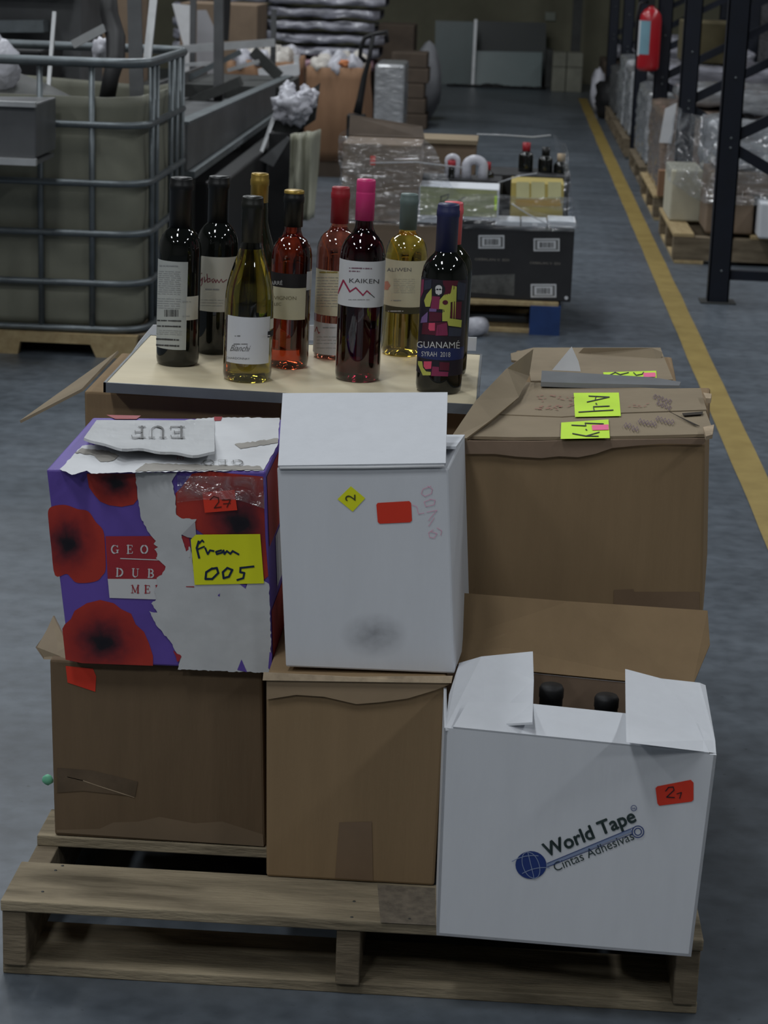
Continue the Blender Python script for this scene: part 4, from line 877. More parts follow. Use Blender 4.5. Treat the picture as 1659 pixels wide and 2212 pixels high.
obj('lid', MB().box(-.37, -.11, 8.84, 9.11, .655, .672), CARD_L, T)
# green sign carton
T = case('white carton with a pale green handwritten sheet on the black case', -.318, -.01, 8.205, 8.42, .426, .548, WHITE_CARD)
fs = lambda x, y: on_y(x, y, 8.205)-V((0, .0015, 0))
def cn(x, y): return (880+x*370/1659, 280+y*220/986)
decal('paper_sheet', T, mat('pale_green_paper', (.36, .38, .2), .8, var=.1, vscale=20), [[cn(*q) for q in ((125, 545), (870, 590), (865, 850), (120, 825))]], fs)
decal('sticker', T, LIME, [[cn(*q) for q in ((845, 640), (872, 640), (868, 780), (840, 780))]], lambda x, y: fs(x, y)-V((0, .001, 0)))
decal('handwriting', T, INK_D, ribbon([cn(*q) for q in ((330, 650), (310, 740), (290, 770))], 2.)+ribbon([cn(*q) for q in ((320, 650), (400, 625), (390, 670), (330, 700))], 2.)+ribbon([cn(*q) for q in ((490, 690), (540, 660), (560, 655))], 1.8)+ribbon([cn(*q) for q in ((520, 690), (540, 720), (535, 760))], 1.8), lambda x, y: fs(x, y)-V((0, .0012, 0)))
# yellow case
T = case('yellow and white wine case with three panels on the black case', .035, .242, 8.40, 8.62, .4395, .585, mat('yellow_case', (.42, .33, .09), .6, var=.08))
T.location.z = .411; T.location.y = 8.51
fy = lambda x, y: on_y(x, y, 8.40)-V((0, .0015, -.0))
for k, (x0, x1) in enumerate(((1055, 1180), (1200, 1330), (1362, 1490))):
    decal('panel_print', T, mat('pale_yellow_print', (.55, .52, .28), .6, var=.08), [[cn(*q) for q in ((x0, 505), (x1, 508), (x1, 665), (x0, 665))]], fy)
decal('band_print', T, mat('amber_print', (.42, .26, .05), .6), [[cn(*q) for q in ((1050, 672), (1495, 675), (1495, 745), (1050, 740))]], fy)
# dark case and loose bottles
T = case('dark carton standing behind the yellow case on the wine pallet', -.1, .27, 8.66, 8.95, .126, .56, BLKC)
T = case('black carton supporting the loose bottles on the wine pallet', -.32, .0, 8.45, 8.64, .411, .555, BLKC)
def far_bottle(label, px, py, Y, h, r, gm, cp):
    q = on_y(px, py, Y)
    t = thing('wine_bottle', label, 'bottle', (q.x, Y, q.z-h))
    obj('glass', MB().lathe(prof('bordeaux', h, r), 16), gm, t, local=True); obj('cap', MB().lathe([(.0145, h*.76), (.0165, h*.77), (.0165, h), (0, h)], 12), cp, t, local=True); return t
for a in (('red-capped bottle standing at the back of the wine pallet', 1138, 308, 8.8, .145, .03, G_DARK, CAP_RED), ('black-capped bottle near the film corner of the wine pallet', 1180, 318, 8.8, .14, .03, G_DARK, CAP_BLK), ('bottle with red foil behind the white plastic sleeves on the wine pallet', 1052, 350, 8.58, .13, .03, G_DARK, CAP_RED), ('bottle with tan foil at the film corner of the wine pallet', 1213, 332, 8.8, .13, .03, G_DARK, CARD_EDGE)):
    far_bottle(*a)
def sleeve(label, pts, Y, dep=.06):
    p = [on_y(x, y, Y) for x, y in pts]; n = len(p); mb = MB()
    cx = sum(q.x for q in p)/n
    mb.blob((cx, Y+.02, (max(q.z for q in p)+min(q.z for q in p))/2), ((max(q.x for q in p)-min(q.x for q in p))/2, dep/2, (max(q.z for q in p)-min(q.z for q in p))/2), int(cx*97) % 13, .25, 3)
    return one('plastic_sleeve', mb, BAG, label, 'plastic bag')
def arch(label, x0, x1, ytop, ybot, Y, r):
    a, b = on_y(x0, ybot, Y), on_y(x1, ybot, Y); zt = on_y((x0+x1)/2, ytop, Y).z; n = 12; w = (b.x-a.x)/2; pts = [a]
    for k in range(n+1): t = math.pi*(1-k/n); pts.append(V(((a.x+b.x)/2+w*math.cos(t), Y, zt-r-w*.8+w*.8*math.sin(t))))
    pts.append(b); return one('foam_sleeve', MB().tube(pts, r, 10), BAG, label, 'foam sleeve')
arch('white foam sleeve with a red capped bottle in it on the wine pallet', 966, 985, 331, 402, 8.50, .014)
arch('wide white foam sleeve beside the narrow one on the wine pallet', 1006, 1042, 334, 402, 8.50, .02)
far_bottle('bottle with a red cap inside the narrow white foam sleeve', 976, 346, 8.49, .105, .012, G_DARK, CAP_RED)
# stretch film around the load
def filmwall(u, v):
    pts = [(-.625, 8.75), (-.625, 8.17), (-.3, 8.17), (.05, 8.17), (.30, 8.20), (.30, 8.6), (.26, 9.0)]
    k = u*(len(pts)-1); i = min(int(k), len(pts)-2); a, b = pts[i], pts[i+1]; t = k-i
    x, y = a[0]+(b[0]-a[0])*t, a[1]+(b[1]-a[1])*t
    top = .73 if x < -.28 else (.73-.2*max(0, min(1, (x+.28)/.1)) if y < 8.4 else .70)
    z = .40+(top-.40)*v
    return (x+.012*noise.noise(V((u*9, v*4, 0)))+(.0 if x < .25 else -.06*v), y+.012*noise.noise(V((u*8, v*5, 3)))-.006, z+.012*noise.noise(V((u*12, v, 7)))*v)
one('stretch_film', MB().grid(filmwall, 60, 14), FILM, 'clear stretch film wrapped around the wine cases', 'film')
TWF = mat('twisted_film', (.6, .61, .63), .2, spec=.8, alpha=.55)
for q, l in (([(1105, 440), (1140, 462), (1190, 488), (1238, 492)], 'twisted film strand slanting across the black case corner'), ([(800, 352), (900, 350), (1000, 362)], 'twisted film strand across the tall brown box'), ([(1190, 292), (1150, 296), (1090, 292), (1030, 290)], 'taut film strand above the bottles of the wine pallet'), ([(1075, 395), (1120, 380), (1160, 374)], 'short film strand above the yellow case')):
    one('film_strand', MB().tube([on_y(x, y, 8.155) if y > 340 else on_y(x, y, 8.6) for x, y in q], .003, 5), TWF, l, 'film')
# loose film roll on the floor
q = on_z(1030, 724, 0)
one('film_roll', MB().tube([(q.x-.035, q.y-.04, .036), (q.x-.005, q.y-.02, .036), (q.x+.02, q.y+.01, .036)], [.036, .038, .034], 16), BAG, 'white film roll lying on the floor before the wine pallet', 'film roll')
# ================================================================== IBC TANK
IX0, IX1, IY0, IY1 = -2.32, -1.235, 7.35, 8.35
RZ = [1.017, .806, .606, .431, .257, .094]
def rrect(x0, x1, y0, y1, r, z, n=6):
    out = []
    for cx, cy_, a in ((x1-r, y0+r, -90), (x1-r, y1-r, 0), (x0+r, y1-r, 90), (x0+r, y0+r, 180)):
        for i in range(n+1): t = math.radians(a+90*i/n); out.append((cx+r*math.cos(t), cy_+r*math.sin(t), z))
    return out
T = thing('bulk_container', 'caged bulk liquid tank with its top cut off, on a wooden pallet', 'tank', (-1.78, 7.85, .10))
levels = [.10, .13, .2, .35, .43, .5, .61, .7, .80, .86, .93]
mb = MB(); rings = []
for k, z in enumerate(levels):
    bul = .016*math.sin(k*1.4); rr = rrect(IX0+.03-bul*.3, IX1-.03+bul*.3, IY0+.03-bul*.3, IY1-.03, .11, z)
    if k == len(levels)-1: rr = [(x, y, z-.03+.045*noise.noise(V((x*5, y*5, 0)))) for x, y, _ in rr]
    mb.v += [V(p_) for p_ in rr]; n = len(rr)
    if k:
        for j in range(n): mb.f.append(((k-1)*n+j, (k-1)*n+(j+1) % n, k*n+(j+1) % n, k*n+j))
mb.f.append(tuple(reversed(range(n)))); mb.smooth = True
obj('tank', mb, HDPE, T, solid=.006)
for z in RZ: obj('cage_rail', MB().tube(rrect(IX0, IX1, IY0, IY1, .13, z), .0125 if z < 1 else .017, 8, closed=True), STEEL, T)
def post(x, y): obj('cage_post', MB().tube([(x, y, .094), (x, y, 1.01)], .0105, 8), STEEL, T)
for x in (-2.2, -1.99, -1.808, -1.60, -1.42): post(x, IY0+.004)
for y in (7.52, 7.62, 7.95, 8.08, 8.22): post(IX1-.004, y)
TP = thing('wooden_pallet', 'notched wooden pallet under the caged liquid tank', 'pallet', (-1.78, 7.85, 0))
obj('deck_board', MB().box(IX0, IX1, 7.36, 8.33, .062, .078), WOOD_D, TP)
for y in (7.32, 7.83, 8.33):
    P2 = [(-2.32, .0), (-2.2, 0), (-2.19, .04), (-1.98, .04), (-1.97, 0), (-1.68, 0), (-1.67, .045), (-1.42, .045), (-1.40, 0), (-1.265, 0), (-1.255, .08), (-2.32, .08)]
    obj('stringer', MB().slab([(a, y, b) for a, b in P2], .036, (0, 1, 0)), WOOD_Y, TP)
SB = thing('sheet_metal_machine', 'grey sheet metal covered machine on steel legs before the tank', 'machine', (-1.8, 7.12, 0))
obj('cover', MB().hexa([(-2.1, 6.98, .715), (-1.534, 6.98, .722), (-1.534, 7.3, .722), (-2.1, 7.3, .715), (-2.1, 6.98, .885), (-1.532, 6.98, .9), (-1.532, 7.3, .9), (-2.1, 7.3, .885)]), STEEL_G, SB, bevel=.006); obj('rim', MB().box(-2.12, -1.53, 6.96, 6.985, .70, .722), STEEL_L, SB); obj('rim', MB().box(-2.12, -1.53, 6.96, 6.985, .889, .905), STEEL_L, SB)
for x in (-2.08, -1.9): obj('leg', MB().box(x, x+.03, 7.0, 7.03, 0, .70), STEEL_G, SB)
obj('shelf', MB().box(-2.12, -1.535, 6.985, 7.27, .70, .714), STEEL_G, SB)
# things standing in the tank
def rod(name, label, a, b, Ya, Yb, w, mt, cat='scrap', t=None):
    return one(name, MB().bar(on_y(*a, Ya), on_y(*b, Yb), w, t), mt, label, cat)
one('rubber_hose', MB().tube([on_y(232, -20, 8.0), on_y(236, 30, 7.98), on_y(250, 80, 7.9), on_y(250, 130, 7.8), on_y(240, 165, 7.75), on_y(228, 230, 7.76)], [.033, .034, .036, .034, .03, .03], 12), BLACK, 'thick black hose dropping into the open tank', 'hose')
rod('flat_bar', 'wide grey bar standing at the tank corner', (290, -10), (301, 420), 7.7, 7.62, .05, STEEL_G, t=.012)
rod('aluminium_profile', 'bright narrow profile leaning beside the wide grey bar in the tank', (333, -10), (318, 132), 7.9, 7.8, .028, STEEL_L, t=.012).location.z += 0
rod('aluminium_profile', 'slim upright profile behind the tank rim', (118, 26), (105, 190), 8.0, 7.9, .014, STEEL_L)
rod('aluminium_channel', 'short bright channel resting slanted on the tank contents', (158, 96), (226, 60), 7.9, 7.9, .028, STEEL_L, t=.03)
one('plastic_bag', MB().blob(on_y(218, 108, 8.05), (.035, .04, .045), 3, .3), BAG, 'small white bag tucked beside the black hose', 'plastic bag')
# heap inside the tank so nothing hovers
one('scrap_heap', MB().blob((-1.78, 7.86, .52), (.40, .36, .40), 5, .1), STEEL_D, 'dark scrap heap filling the open tank', 'scrap')
one('plastic_bag', MB().blob(on_y(5, 150, 7.75), (.06, .05, .10), 8, .25), BAG, 'white bag bulging at the far side of the tank rim', 'plastic bag')
# ================================================================== CONVEYOR AND MACHINERY
T = thing('conveyor', 'long grey sheet metal trough conveyor beside the tank', 'conveyor', (-1.3, 10.5, 0))
BX = -1.25
lo0, lo1, hi0, hi1 = on_x(392, 375, BX), on_x(590, 246, BX), on_x(388, 274, BX), on_x(645, 158, BX)
ya, yb_ = 8.45, 12.6; zl, zh = .545, .725
obj('side_panel', MB().hexa([(BX-.012, ya, zl), (BX, ya, zl), (BX, yb_-.9, zl-.012), (BX-.012, yb_-.9, zl-.012), (BX-.012, ya, zh), (BX, ya, zh), (BX, yb_, zh-.06), (BX-.012, yb_, zh-.06)]), STEEL_G, T)
obj('lower_flange', MB().box(BX-.03, BX+.03, ya, yb_-.9, zl-.03, zl-.002), STEEL, T)
obj('upper_flange', MB().hexa([(BX-.05, ya, zh), (BX+.004, ya, zh), (BX+.004, yb_, zh-.06), (BX-.05, yb_, zh-.06), (BX-.05, ya, zh+.012), (BX+.004, ya, zh+.012), (BX+.004, yb_, zh-.048), (BX-.05, yb_, zh-.048)]), STEEL, T)
obj('trough', MB().box(BX-.5, BX-.02, ya, yb_-.9, zl+.03, zl+.05), STEEL_G, T)
obj('side_panel', MB().box(BX-.512, BX-.5, ya, yb_, zl, zh), STEEL_G, T)
for y in (8.7, 10.2, 11.4):
    for x in (BX-.05, BX-.5): obj('leg', MB().box(x, x+.04, y, y+.04, 0, zl-.03), STEEL_D, T)
obj('head_cover', MB().box(BX-.5, BX+.03, 11.7, 12.7, .3, zh-.06), STEEL_D, T)
CONV = T
obj('body', MB().box(-1.62, -1.14, 8.75, 10.9, .0, .47), BLACK, T, bevel=.01)
obj('bracket', MB().slab([on_y(590, 245, 10.3), on_y(597, 250, 10.3), on_y(560, 350, 10.1), on_y(552, 352, 10.1)], .02, (0, 1, 0)), STEEL_L, T)
obj('bracket', MB().slab([on_y(560, 345, 9.9), on_y(620, 295, 9.9), on_y(626, 300, 9.9), on_y(590, 360, 9.9)], .02, (0, 1, 0)), STEEL_G, T)
obj('bracket', MB().slab([on_y(595, 250, 10.32), on_y(690, 180, 10.32), on_y(680, 260, 10.32), on_y(620, 300, 10.32), on_y(590, 290, 10.32)], .05, (0, 1, 0)), STEEL_D, T)
obj('support', MB().box(-1.12, -.98, 10.2, 10.35, 0, .55), BLACK, T)
# hanging plastic sheet
def curtain(u, v):
    a, b = on_y(628+v*-6, 290+v*200, 10.0), on_y(692-v*14, 280+v*190, 10.0); p = a.lerp(b, u); p.y += .03*math.sin(u*14)+.02*math.sin(v*5+u*6); return p
one('plastic_curtain', MB().grid(curtain, 24, 12), SHEET, 'pale folded plastic sheet hanging from the dark machine', 'plastic sheet', solid=.003)
one('plastic_bag', MB().blob(on_y(632, 232, 10.25), (.085, .07, .075), 2, .4, 4, 1.6).blob(on_y(662, 212, 10.27), (.05, .05, .055), 5, .4, 4, 1.6).blob(on_y(622, 205, 10.27), (.04, .04, .055), 9, .4, 4, 1.6), BAG, 'crumpled white plastic bag stuffed beside the conveyor end', 'plastic bag')
# second frame behind
def gantry(name, label, parts, cat='frame'):
    pts = [on_y(*p[0], p[2]) for p in parts]; b = V((sum(q.x for q in pts)/len(pts), sum(q.y for q in pts)/len(pts), 0))
    t = CONV
    for (a, c_, Y, w, t_, mt, nm) in parts: obj(nm, MB().bar(on_y(*a, Y), on_y(*c_, Y), w, t_), mt, t)
    return t
def fl_px(x, Y):
    """picture point of the floor straight below column x at depth Y"""
    p = on_y(x, 100, Y); d = V((p.x, Y, 0))-CO; k = d.dot(_f); return (IW/2+FPX*d.dot(CR)/k, IH/2-FPX*d.dot(CU)/k)
gantry('machine_frame', 'grey steel frame with a bright crossbar behind the conveyor', [
    ((473, -20), fl_px(476, 11.6), 11.6, .05, .05, STEEL_G, 'post'), ((592, 20), fl_px(590, 12.9), 12.9, .03, .03, STEEL_G, 'post'), ((418, -20), fl_px(416, 13), 13.0, .035, .035, STEEL_G, 'post'),
    ((368, 108), (594, 92), 12.8, .03, .045, STEEL_L, 'crossbar'), ((390, 140), (455, 138), 12.4, .03, .02, STEEL_L, 'crossbar'), ((546, 110), (604, 166), 12.3, .05, .06, STEEL_D, 'brace'), ((492, -20), (486, 88), 12.9, .04, .03, BLACK, 'post')])
gantry('machine_rail', 'long pale guide rails running behind the conveyor trough', [((388, 178), (520, 112), 11.9, .03, .03, STEEL, 'rail'), ((492, 152), (560, 132), 12.2, .02, .02, STEEL_L, 'rail'), ((560, 162), (644, 150), 12.9, .05, .07, WHITE_PAPER, 'rail'), ((390, 230), (520, 175), 11.5, .12, .05, STEEL_D, 'rail'), ((640, 120), (642, 160), 12.9, .03, .03, WHITE_PAPER, 'rail')])
one('machine_cabinet', MB().box(-2.28, -1.85, 13.3, 13.8, 0, .55), STEEL_D, 'dark machine cabinet behind the conveyor', 'cabinet', bevel=.01)
one('metal_plate', MB().hexa([(-3.2, 9.25, 1.192), (-1.9, 9.25, 1.192), (-1.8, 9.9, 1.192), (-3.2, 9.9, 1.192), (-3.2, 9.25, 1.235), (-1.93, 9.25, 1.225), (-1.83, 9.9, 1.225), (-3.2, 9.9, 1.235)]), STEEL_L, 'pale metal plate on top of the machine behind the tank', 'plate', bevel=.004)
one('machine_cabinet', MB().box(-3.2, -1.86, 9.4, 9.9, 0, 1.19), STEEL_G, 'tall grey machine cabinet behind the tank', 'cabinet', bevel=.01)
one('metal_duct', MB().bar(on_y(-20, 56, 9.3), on_y(100, 56, 9.3), .12, .05), STEEL, 'pale metal duct on the cabinet behind the tank', 'duct')
one('plastic_bin', MB().hexa([(-2.9, 8.9, .0), (-2.0, 8.9, .0), (-2.0, 9.3, .0), (-2.9, 9.3, 0), (-2.95, 8.85, .97), (-1.92, 8.85, .97), (-1.92, 9.32, .97), (-2.95, 9.32, .97)]), BLACK, 'black plastic bin behind the tank', 'bin', bevel=.01)
one('white_bag', MB().blob(on_y(0, 100, 9.05)+V((-.06, 0, -.02)), (.075, .07, .1), 4, .2), BAG, 'white sack beside the tank behind the black bin', 'sack')
# white sheet and brown cartons further back
def fz(p): return V((p.x, p.y, 0))
one('foam_board', MB().slab([on_y(372, 8, 14), on_y(412, 12, 14), on_y(410, 110, 14), fz(on_y(410, 110, 14)), fz(on_y(398, 105, 14)), on_y(398, 105, 14)], .02, (0, 1, 0)), WHITE_PAPER, 'white board standing behind the machine posts', 'board')
one('foam_board', MB().slab([on_y(426, 22, 14.2), on_y(445, 22, 14.2), on_y(462, 60, 14.2), on_y(462, 100, 14.2), fz(on_y(462, 100, 14.2)), fz(on_y(424, 104, 14.2))], .02, (0, 1, 0)), mat('grey_panel', (.33, .33, .35), .6), 'grey white board between the machine posts', 'board')
one('cardboard_box', MB().box(-2.25, -1.72, 14.8, 15.4, 0, 1.0), BROWN_F, 'tall brown carton stack behind the machine frame', 'carton', bevel=.005)
one('cardboard_box', MB().box(-2.75, -2.3, 13.2, 13.8, 0, 1.08), BROWN_F, 'brown carton behind the tank hose', 'carton', bevel=.005)
one('cardboard_box', MB().box(-2.98, -2.62, 12.4, 12.9, 0, .95), KRAFT, 'orange brown carton beyond the tank', 'carton', bevel=.005)
# ================================================================== GAYLORDS, BALES, PALLET JACK
def gaylord(label, x0, x1, y0, y1, z1, seed, wh):
    t = thing('bulk_carton', label, 'bulk carton', ((x0+x1)/2, (y0+y1)/2, .0))
    def sk(u, v):
        k = u*4; i = min(int(k), 3); P4 = [(x0, y0), (x1, y0), (x1, y1), (x0, y1), (x0, y0)]; s = k-i
        x, y = P4[i][0]+(P4[i+1][0]-P4[i][0])*s, P4[i][1]+(P4[i+1][1]-P4[i][1])*s
        bu = .04*math.sin(math.pi*min(1, v*1.1))*math.sin(math.pi*s); n_ = [(0, -1), (1, 0), (0, 1), (-1, 0)][i]
        return (x+n_[0]*bu, y+n_[1]*bu, .1+(z1-.1)*v+.012*noise.noise(V((u*20, seed, 0)))*v)
    obj('carton', MB().grid(sk, 48, 8), KRAFT, t, solid=.01)
    obj('base', MB().box(x0, x1, y0, y1, .0, .1), DARK_BR, t)
    R = random.Random(seed)
    for k in range(9):
        x, y = x0+(x1-x0)*(.2+.3*(k % 3)), y0+.1+(y1-y0-.2)*(k//3)/2
        one('refuse_bag', MB().blob((x, y, z1-.005), (R.uniform(.055, .066), R.uniform(.09, .13), R.uniform(.05, .085)), k+seed, .3, 3, 1.3), R.choice((BAG_B, BAG, BAG_B)), 'pale tied refuse bag heaped in the bulk carton '+wh, 'plastic bag', 'refuse bags in the bulk cartons')
gaylord('large kraft bulk carton heaped with bags beside the pallet truck', -1.25, -.90, 13.5, 14.2, .68, 3, 'beside the pallet truck')
gaylord('large kraft bulk carton with bags, next to the conveyor end', -1.75, -1.35, 13.5, 14.4, .70, 17, 'next to the conveyor end')
one('rag_bundle', MB().blob((-1.02, 13.55, .70), (.05, .05, .025), 2, .4), mat('orange_rag', (.45, .16, .06), .8), 'orange rag on the bulk carton rim', 'rag')
R = random.Random(11)
zz = .02; k = 0
one('film_bale', MB().box(-2.6, -1.1, 17.4, 18.4, 0, .42), DARK_BR, 'dark baled block at the foot of the film bales', 'bale', bevel=.02)
for k in range(6):
    z0 = .445+.1*k; z1 = z0+.075
    for j, (xa, xb) in enumerate(((-2.7, -1.95), (-1.94, -1.08+.04*(k % 3)))):
        def slabn(u, v, xa=xa, xb=xb, z0=z0, z1=z1, s=k*2+j):
            a = 2*math.pi*v; ca, sa = math.cos(a), math.sin(a); e = .35
            x = (xa+xb)/2+(xb-xa)/2*(2*u-1); yy = 17.7+.4*math.copysign(abs(ca)**e, ca); z_ = (z0+z1)/2+(z1-z0)/2*math.copysign(abs(sa)**e, sa)
            sh = 1-.25*max(0, abs(2*u-1)-.85)/.15
            return (x, 17.7+(yy-17.7)*sh+.05*noise.fractal(V((x*7, v*7, s)), 1., 2., 3), z_+.02*noise.fractal(V((x*5, v*3, s+9)), 1., 2., 3))
        one('film_bale', MB().grid(slabn, 26, 20), BALE_P if k == 0 else BALE, ['pale pink', 'grey', 'silvery', 'crumpled grey', 'shiny grey', 'top grey'][k]+' pressed film bale '+('in the column behind the machine posts' if j == 0 else 'in the column behind the bulk cartons'), 'bale', 'pressed film bales')
# pallet truck
T = thing('pallet_truck', 'black hand pallet truck with loop handle beside the bulk carton', 'pallet truck', (-.92, 13.2, 0))
hp = lambda x, y: on_y(x, y, 13.2)
obj('handle_loop', MB().tube([hp(790, 134), hp(778, 122), hp(780, 100), hp(788, 82), hp(805, 75), hp(836, 68), hp(836, 92)], .014, 8), BLACK, T)
obj('tiller', MB().tube([hp(806, 75), hp(797, 130), hp(787, 165), hp(778, 215), hp(772, 245)], [.014, .014, .017, .022, .028], 8), BLACK, T)
obj('pump', MB().box(-.97, -.86, 13.16, 13.3, .06, .42), BLACK, T, bevel=.01)
for x in (-.86, -.74): obj('fork', MB().box(x, x+.08, 13.2, 14.2, .05, .09), STEEL_D, T)
for x in (-.95, -.89): obj('wheel', MB().tube([(x, 13.2, .06), (x+.03, 13.2, .06)], .06, 14), BLACK, T)
# wrapped stacks beside the aisle
one('wrapped_stack', MB().box(-.93, -.72, 15.2, 15.8, 0, .62), WRAPPED, 'grey film wrapped stack behind the pallet truck', 'wrapped load', bevel=.02)
for k in range(5):
    one('cardboard_box', MB().box(-.93+.02*(k % 2), -.63-.015*(k % 3), 17.3, 17.7, .12*k+(.0 if k == 0 else .001), .12*(k+1)), DARK_BR, ['lowest', 'second lowest', 'middle', 'second highest', 'topmost'][k]+' dark brown flat box in the stack by the aisle', 'carton', 'dark flat boxes by the aisle', bevel=.01)
one('plastic_bag', MB().blob((-.68, 18.3, .32), (.13, .15, .32), 6, .12), mat('grey_sack', (.2, .205, .22), .6, var=.15), 'tall grey sack standing by the aisle beyond the dark boxes', 'sack')
one('cardboard_box', MB().box(-1.15, -.83, 19.0, 19.6, 0, .75), DARK_BR, 'dark box stack behind the grey sack', 'carton', bevel=.01)
# ================================================================== FAR END
def pane(label, q, Y, mt, lean=.1):
    p = [on_y(x, y, Y) for x, y in q]; zt = max(a.z for a in p)
    for a in p: a.y += lean*(max(a.z, 0)/zt)
    lo = min(a.z for a in p)
    return one('glass_sheet', MB().slab(p, .012, (0, 1, 0)), mt, label, 'glass sheet')
pane('dark green glass sheet leaning on the far wall', [(938, 182), (1020, 188), (1024, 48), (940, 45)], 23.2, GREEN_GL)
pane('wide dark glass sheet behind the pale one at the far wall', [(1024, 190), (1178, 196), (1180, 50), (1028, 46)], 23.6, mat('dark_glass_sheet', (.02, .026, .025), .3, spec=.4))
pane('pale blue green glass sheet leaning in front at the far wall', [(1019, 188), (1168, 196), (1172, 114), (1022, 111)], 23.1, GREEN_GL2)
p0_, p1_ = on_y(1021, 188, 23.05), on_y(1028, 42, 23.12); p0_.z = .0
one('frame_post', MB().bar(p0_, p1_, .03), STEEL_L, 'pale frame post between the glass sheets', 'post')
one('dark_cabinet', MB().box(.40, .47, 23.15, 23.6, 0, .4), STEEL_D, 'dark narrow cabinet beside the pale glass sheet', 'cabinet', bevel=.01)
mb = MB()
for k in range(9): mb.blob((-.55+.11*k, 22.85, .012), (.09, .05, .03 if k in (3, 4) else .015), k, .4, 2)
one('debris', mb, BLACK, 'dark debris strip on the floor before the glass sheets', 'debris')
q = [on_y(*p_, 23.985) for p_ in ((1178, 26), (1200, 27), (1200, 45), (1178, 44))]
one('wall_sign', MB().slab(q, .01, (0, -1, 0)), mat('dim_sign', (.22, .24, .2), .7), 'small pale sign on the far wall', 'sign')
T = thing('wooden_crate', 'pale grey crate of two stacks by the far wall', 'crate', (.6, 22.8, 0))
CRM = mat('far_crate', (.2, .2, .16), .8, var=.15)
for i, (a, b) in enumerate(((.46, .60), (.608, .77))):
    for j, (z0, z1) in enumerate(((0.0, .25), (.255, .40))): obj('panel', MB().box(a, b, 22.6, 22.98, z0, z1), CRM, T, bevel=.006)
one('column', MB().box(.66, .76, 23.3, 23.42, 0, 4.5), STEEL_D, 'dark steel column by the far wall', 'column')
# ================================================================== RACKS
def frame(Y, label, first=False):
    X0, X1 = .90, 1.90
    t = thing('rack_frame', label, 'rack', ((X0+X1)/2, Y, 0))
    for x in (X0, X1):
        for a, b in ((0, .004), (.076, .08)): pass
        mb = MB().box(x, x+.09, Y, Y+.006, 0, 4.2); mb.box(x, x+.006, Y, Y+.07, 0, 4.2); mb.box(x+.084, x+.09, Y, Y+.07, 0, 4.2)
        obj('upright', mb, RACK, t)
        obj('foot_plate', MB().box(x-.03, x+.12, Y-.03, Y+.10, 0, .006), STEEL_D, t)
    z = .12; obj('horizontal_brace', MB().bar((X0+.05, Y+.04, z), (X1+.05, Y+.04, z), .04), RACK, t)
    nodes = [(X0+.06, .66), (X1, .16)], [(X0+.06, .70), (X1, 1.2)], [(X0+.06, 1.74), (X1, 1.24)], [(X0+.06, 1.78), (X1, 2.3)]
    for (xa, za), (xb, zb_) in nodes: obj('diagonal_brace', MB().bar((xa, Y+.04, za), (xb, Y+.04, zb_), .045, .03, (0, 1, 0)), RACK, t)
    for zz in (.14, .66, .7, .95): obj('bolt', MB().tube([(X0+.05, Y, zz), (X0+.05, Y-.004, zz)], .0055, 8), STEEL, t)
    return t
FY = [9.12, 11.36, 13.42, 15.5, 17.55, 20.0]
for k, y in enumerate(FY): frame(y, ['navy rack frame nearest the wine pallet, standing clear on its foot plate', 'navy rack frame behind the cream box load', 'navy rack frame next to the fire extinguisher', 'navy rack frame beyond the fire extinguisher', 'navy rack frame before the dark sacks', 'navy rack frame closest to the far wall'][k])
for k in range(len(FY)-1):
    for j, x in enumerate((.885, 1.915)):
        for z in (1.62,):
            one('rack_beam', MB().box(x, x+.05, FY[k]+.075, FY[k+1]-.002, z, z+.1), RACK_OR, 'orange load beam spanning two navy rack frames', 'beam', 'orange rack beams', bevel=.004)
# --- loads under the rack
pallet('pine pallet under the cream box and wrapped goods in the rack', .83, 1.88, 10.28, 11.33, .145, along='Y', tops=[(.83+.186*k, .83+.186*k+.1) for k in range(6)], mt=WOOD_Y, md=WOOD_D, sw=.09)
def lumpy(x0, x1, y0, y1, z0, z1, amp, seed, n=12, rnd=.04):
    mb = MB(); mb.smooth = True; cx, cy_, cz_ = (x0+x1)/2, (y0+y1)/2, (z0+z1)/2; hx, hy, hz = (x1-x0)/2, (y1-y0)/2, (z1-z0)/2
    def sh(a, b, c):
        p = V((a*hx, b*hy, c*hz)); q = V((max(-hx+rnd, min(hx-rnd, p.x)), max(-hy+rnd, min(hy-rnd, p.y)), max(-hz+rnd, min(hz-rnd, p.z)))); d = p-q
        if d.length > 1e-6: p = q+d.normalized()*min(d.length, rnd)
        k = noise.fractal(V((p.x*7+seed, p.y*7, p.z*9)), 1., 2., 4)*amp
        nrm = d.normalized() if d.length > 1e-6 else V((0, 0, 1))
        p = p-nrm*abs(k)
        return V((cx, cy_, cz_))+p
    for ax in range(3):
        for sg in (-1, 1):
            def fn(u, v, ax=ax, sg=sg):
                w = [0, 0, 0]; w[ax] = sg; w[(ax+1) % 3] = (2*u-1)*(1 if sg > 0 else -1); w[(ax+2) % 3] = 2*v-1; return sh(*w)
            mb.grid(fn, n, n)
    bm = bmesh.new(); me = bpy.data.meshes.new('tmp'); me.from_pydata([tuple(v) for v in mb.v], [], mb.f); bm.from_mesh(me); bmesh.ops.remove_doubles(bm, verts=bm.verts, dist=.0005)
    r_ = MB(); bm.verts.ensure_lookup_table(); bm.verts.index_update(); r_.v = [v.co.copy() for v in bm.verts]; r_.f = [tuple(v.index for v in f.verts) for f in bm.faces]; r_.smooth = True; bm.free(); bpy.data.meshes.remove(me); return r_
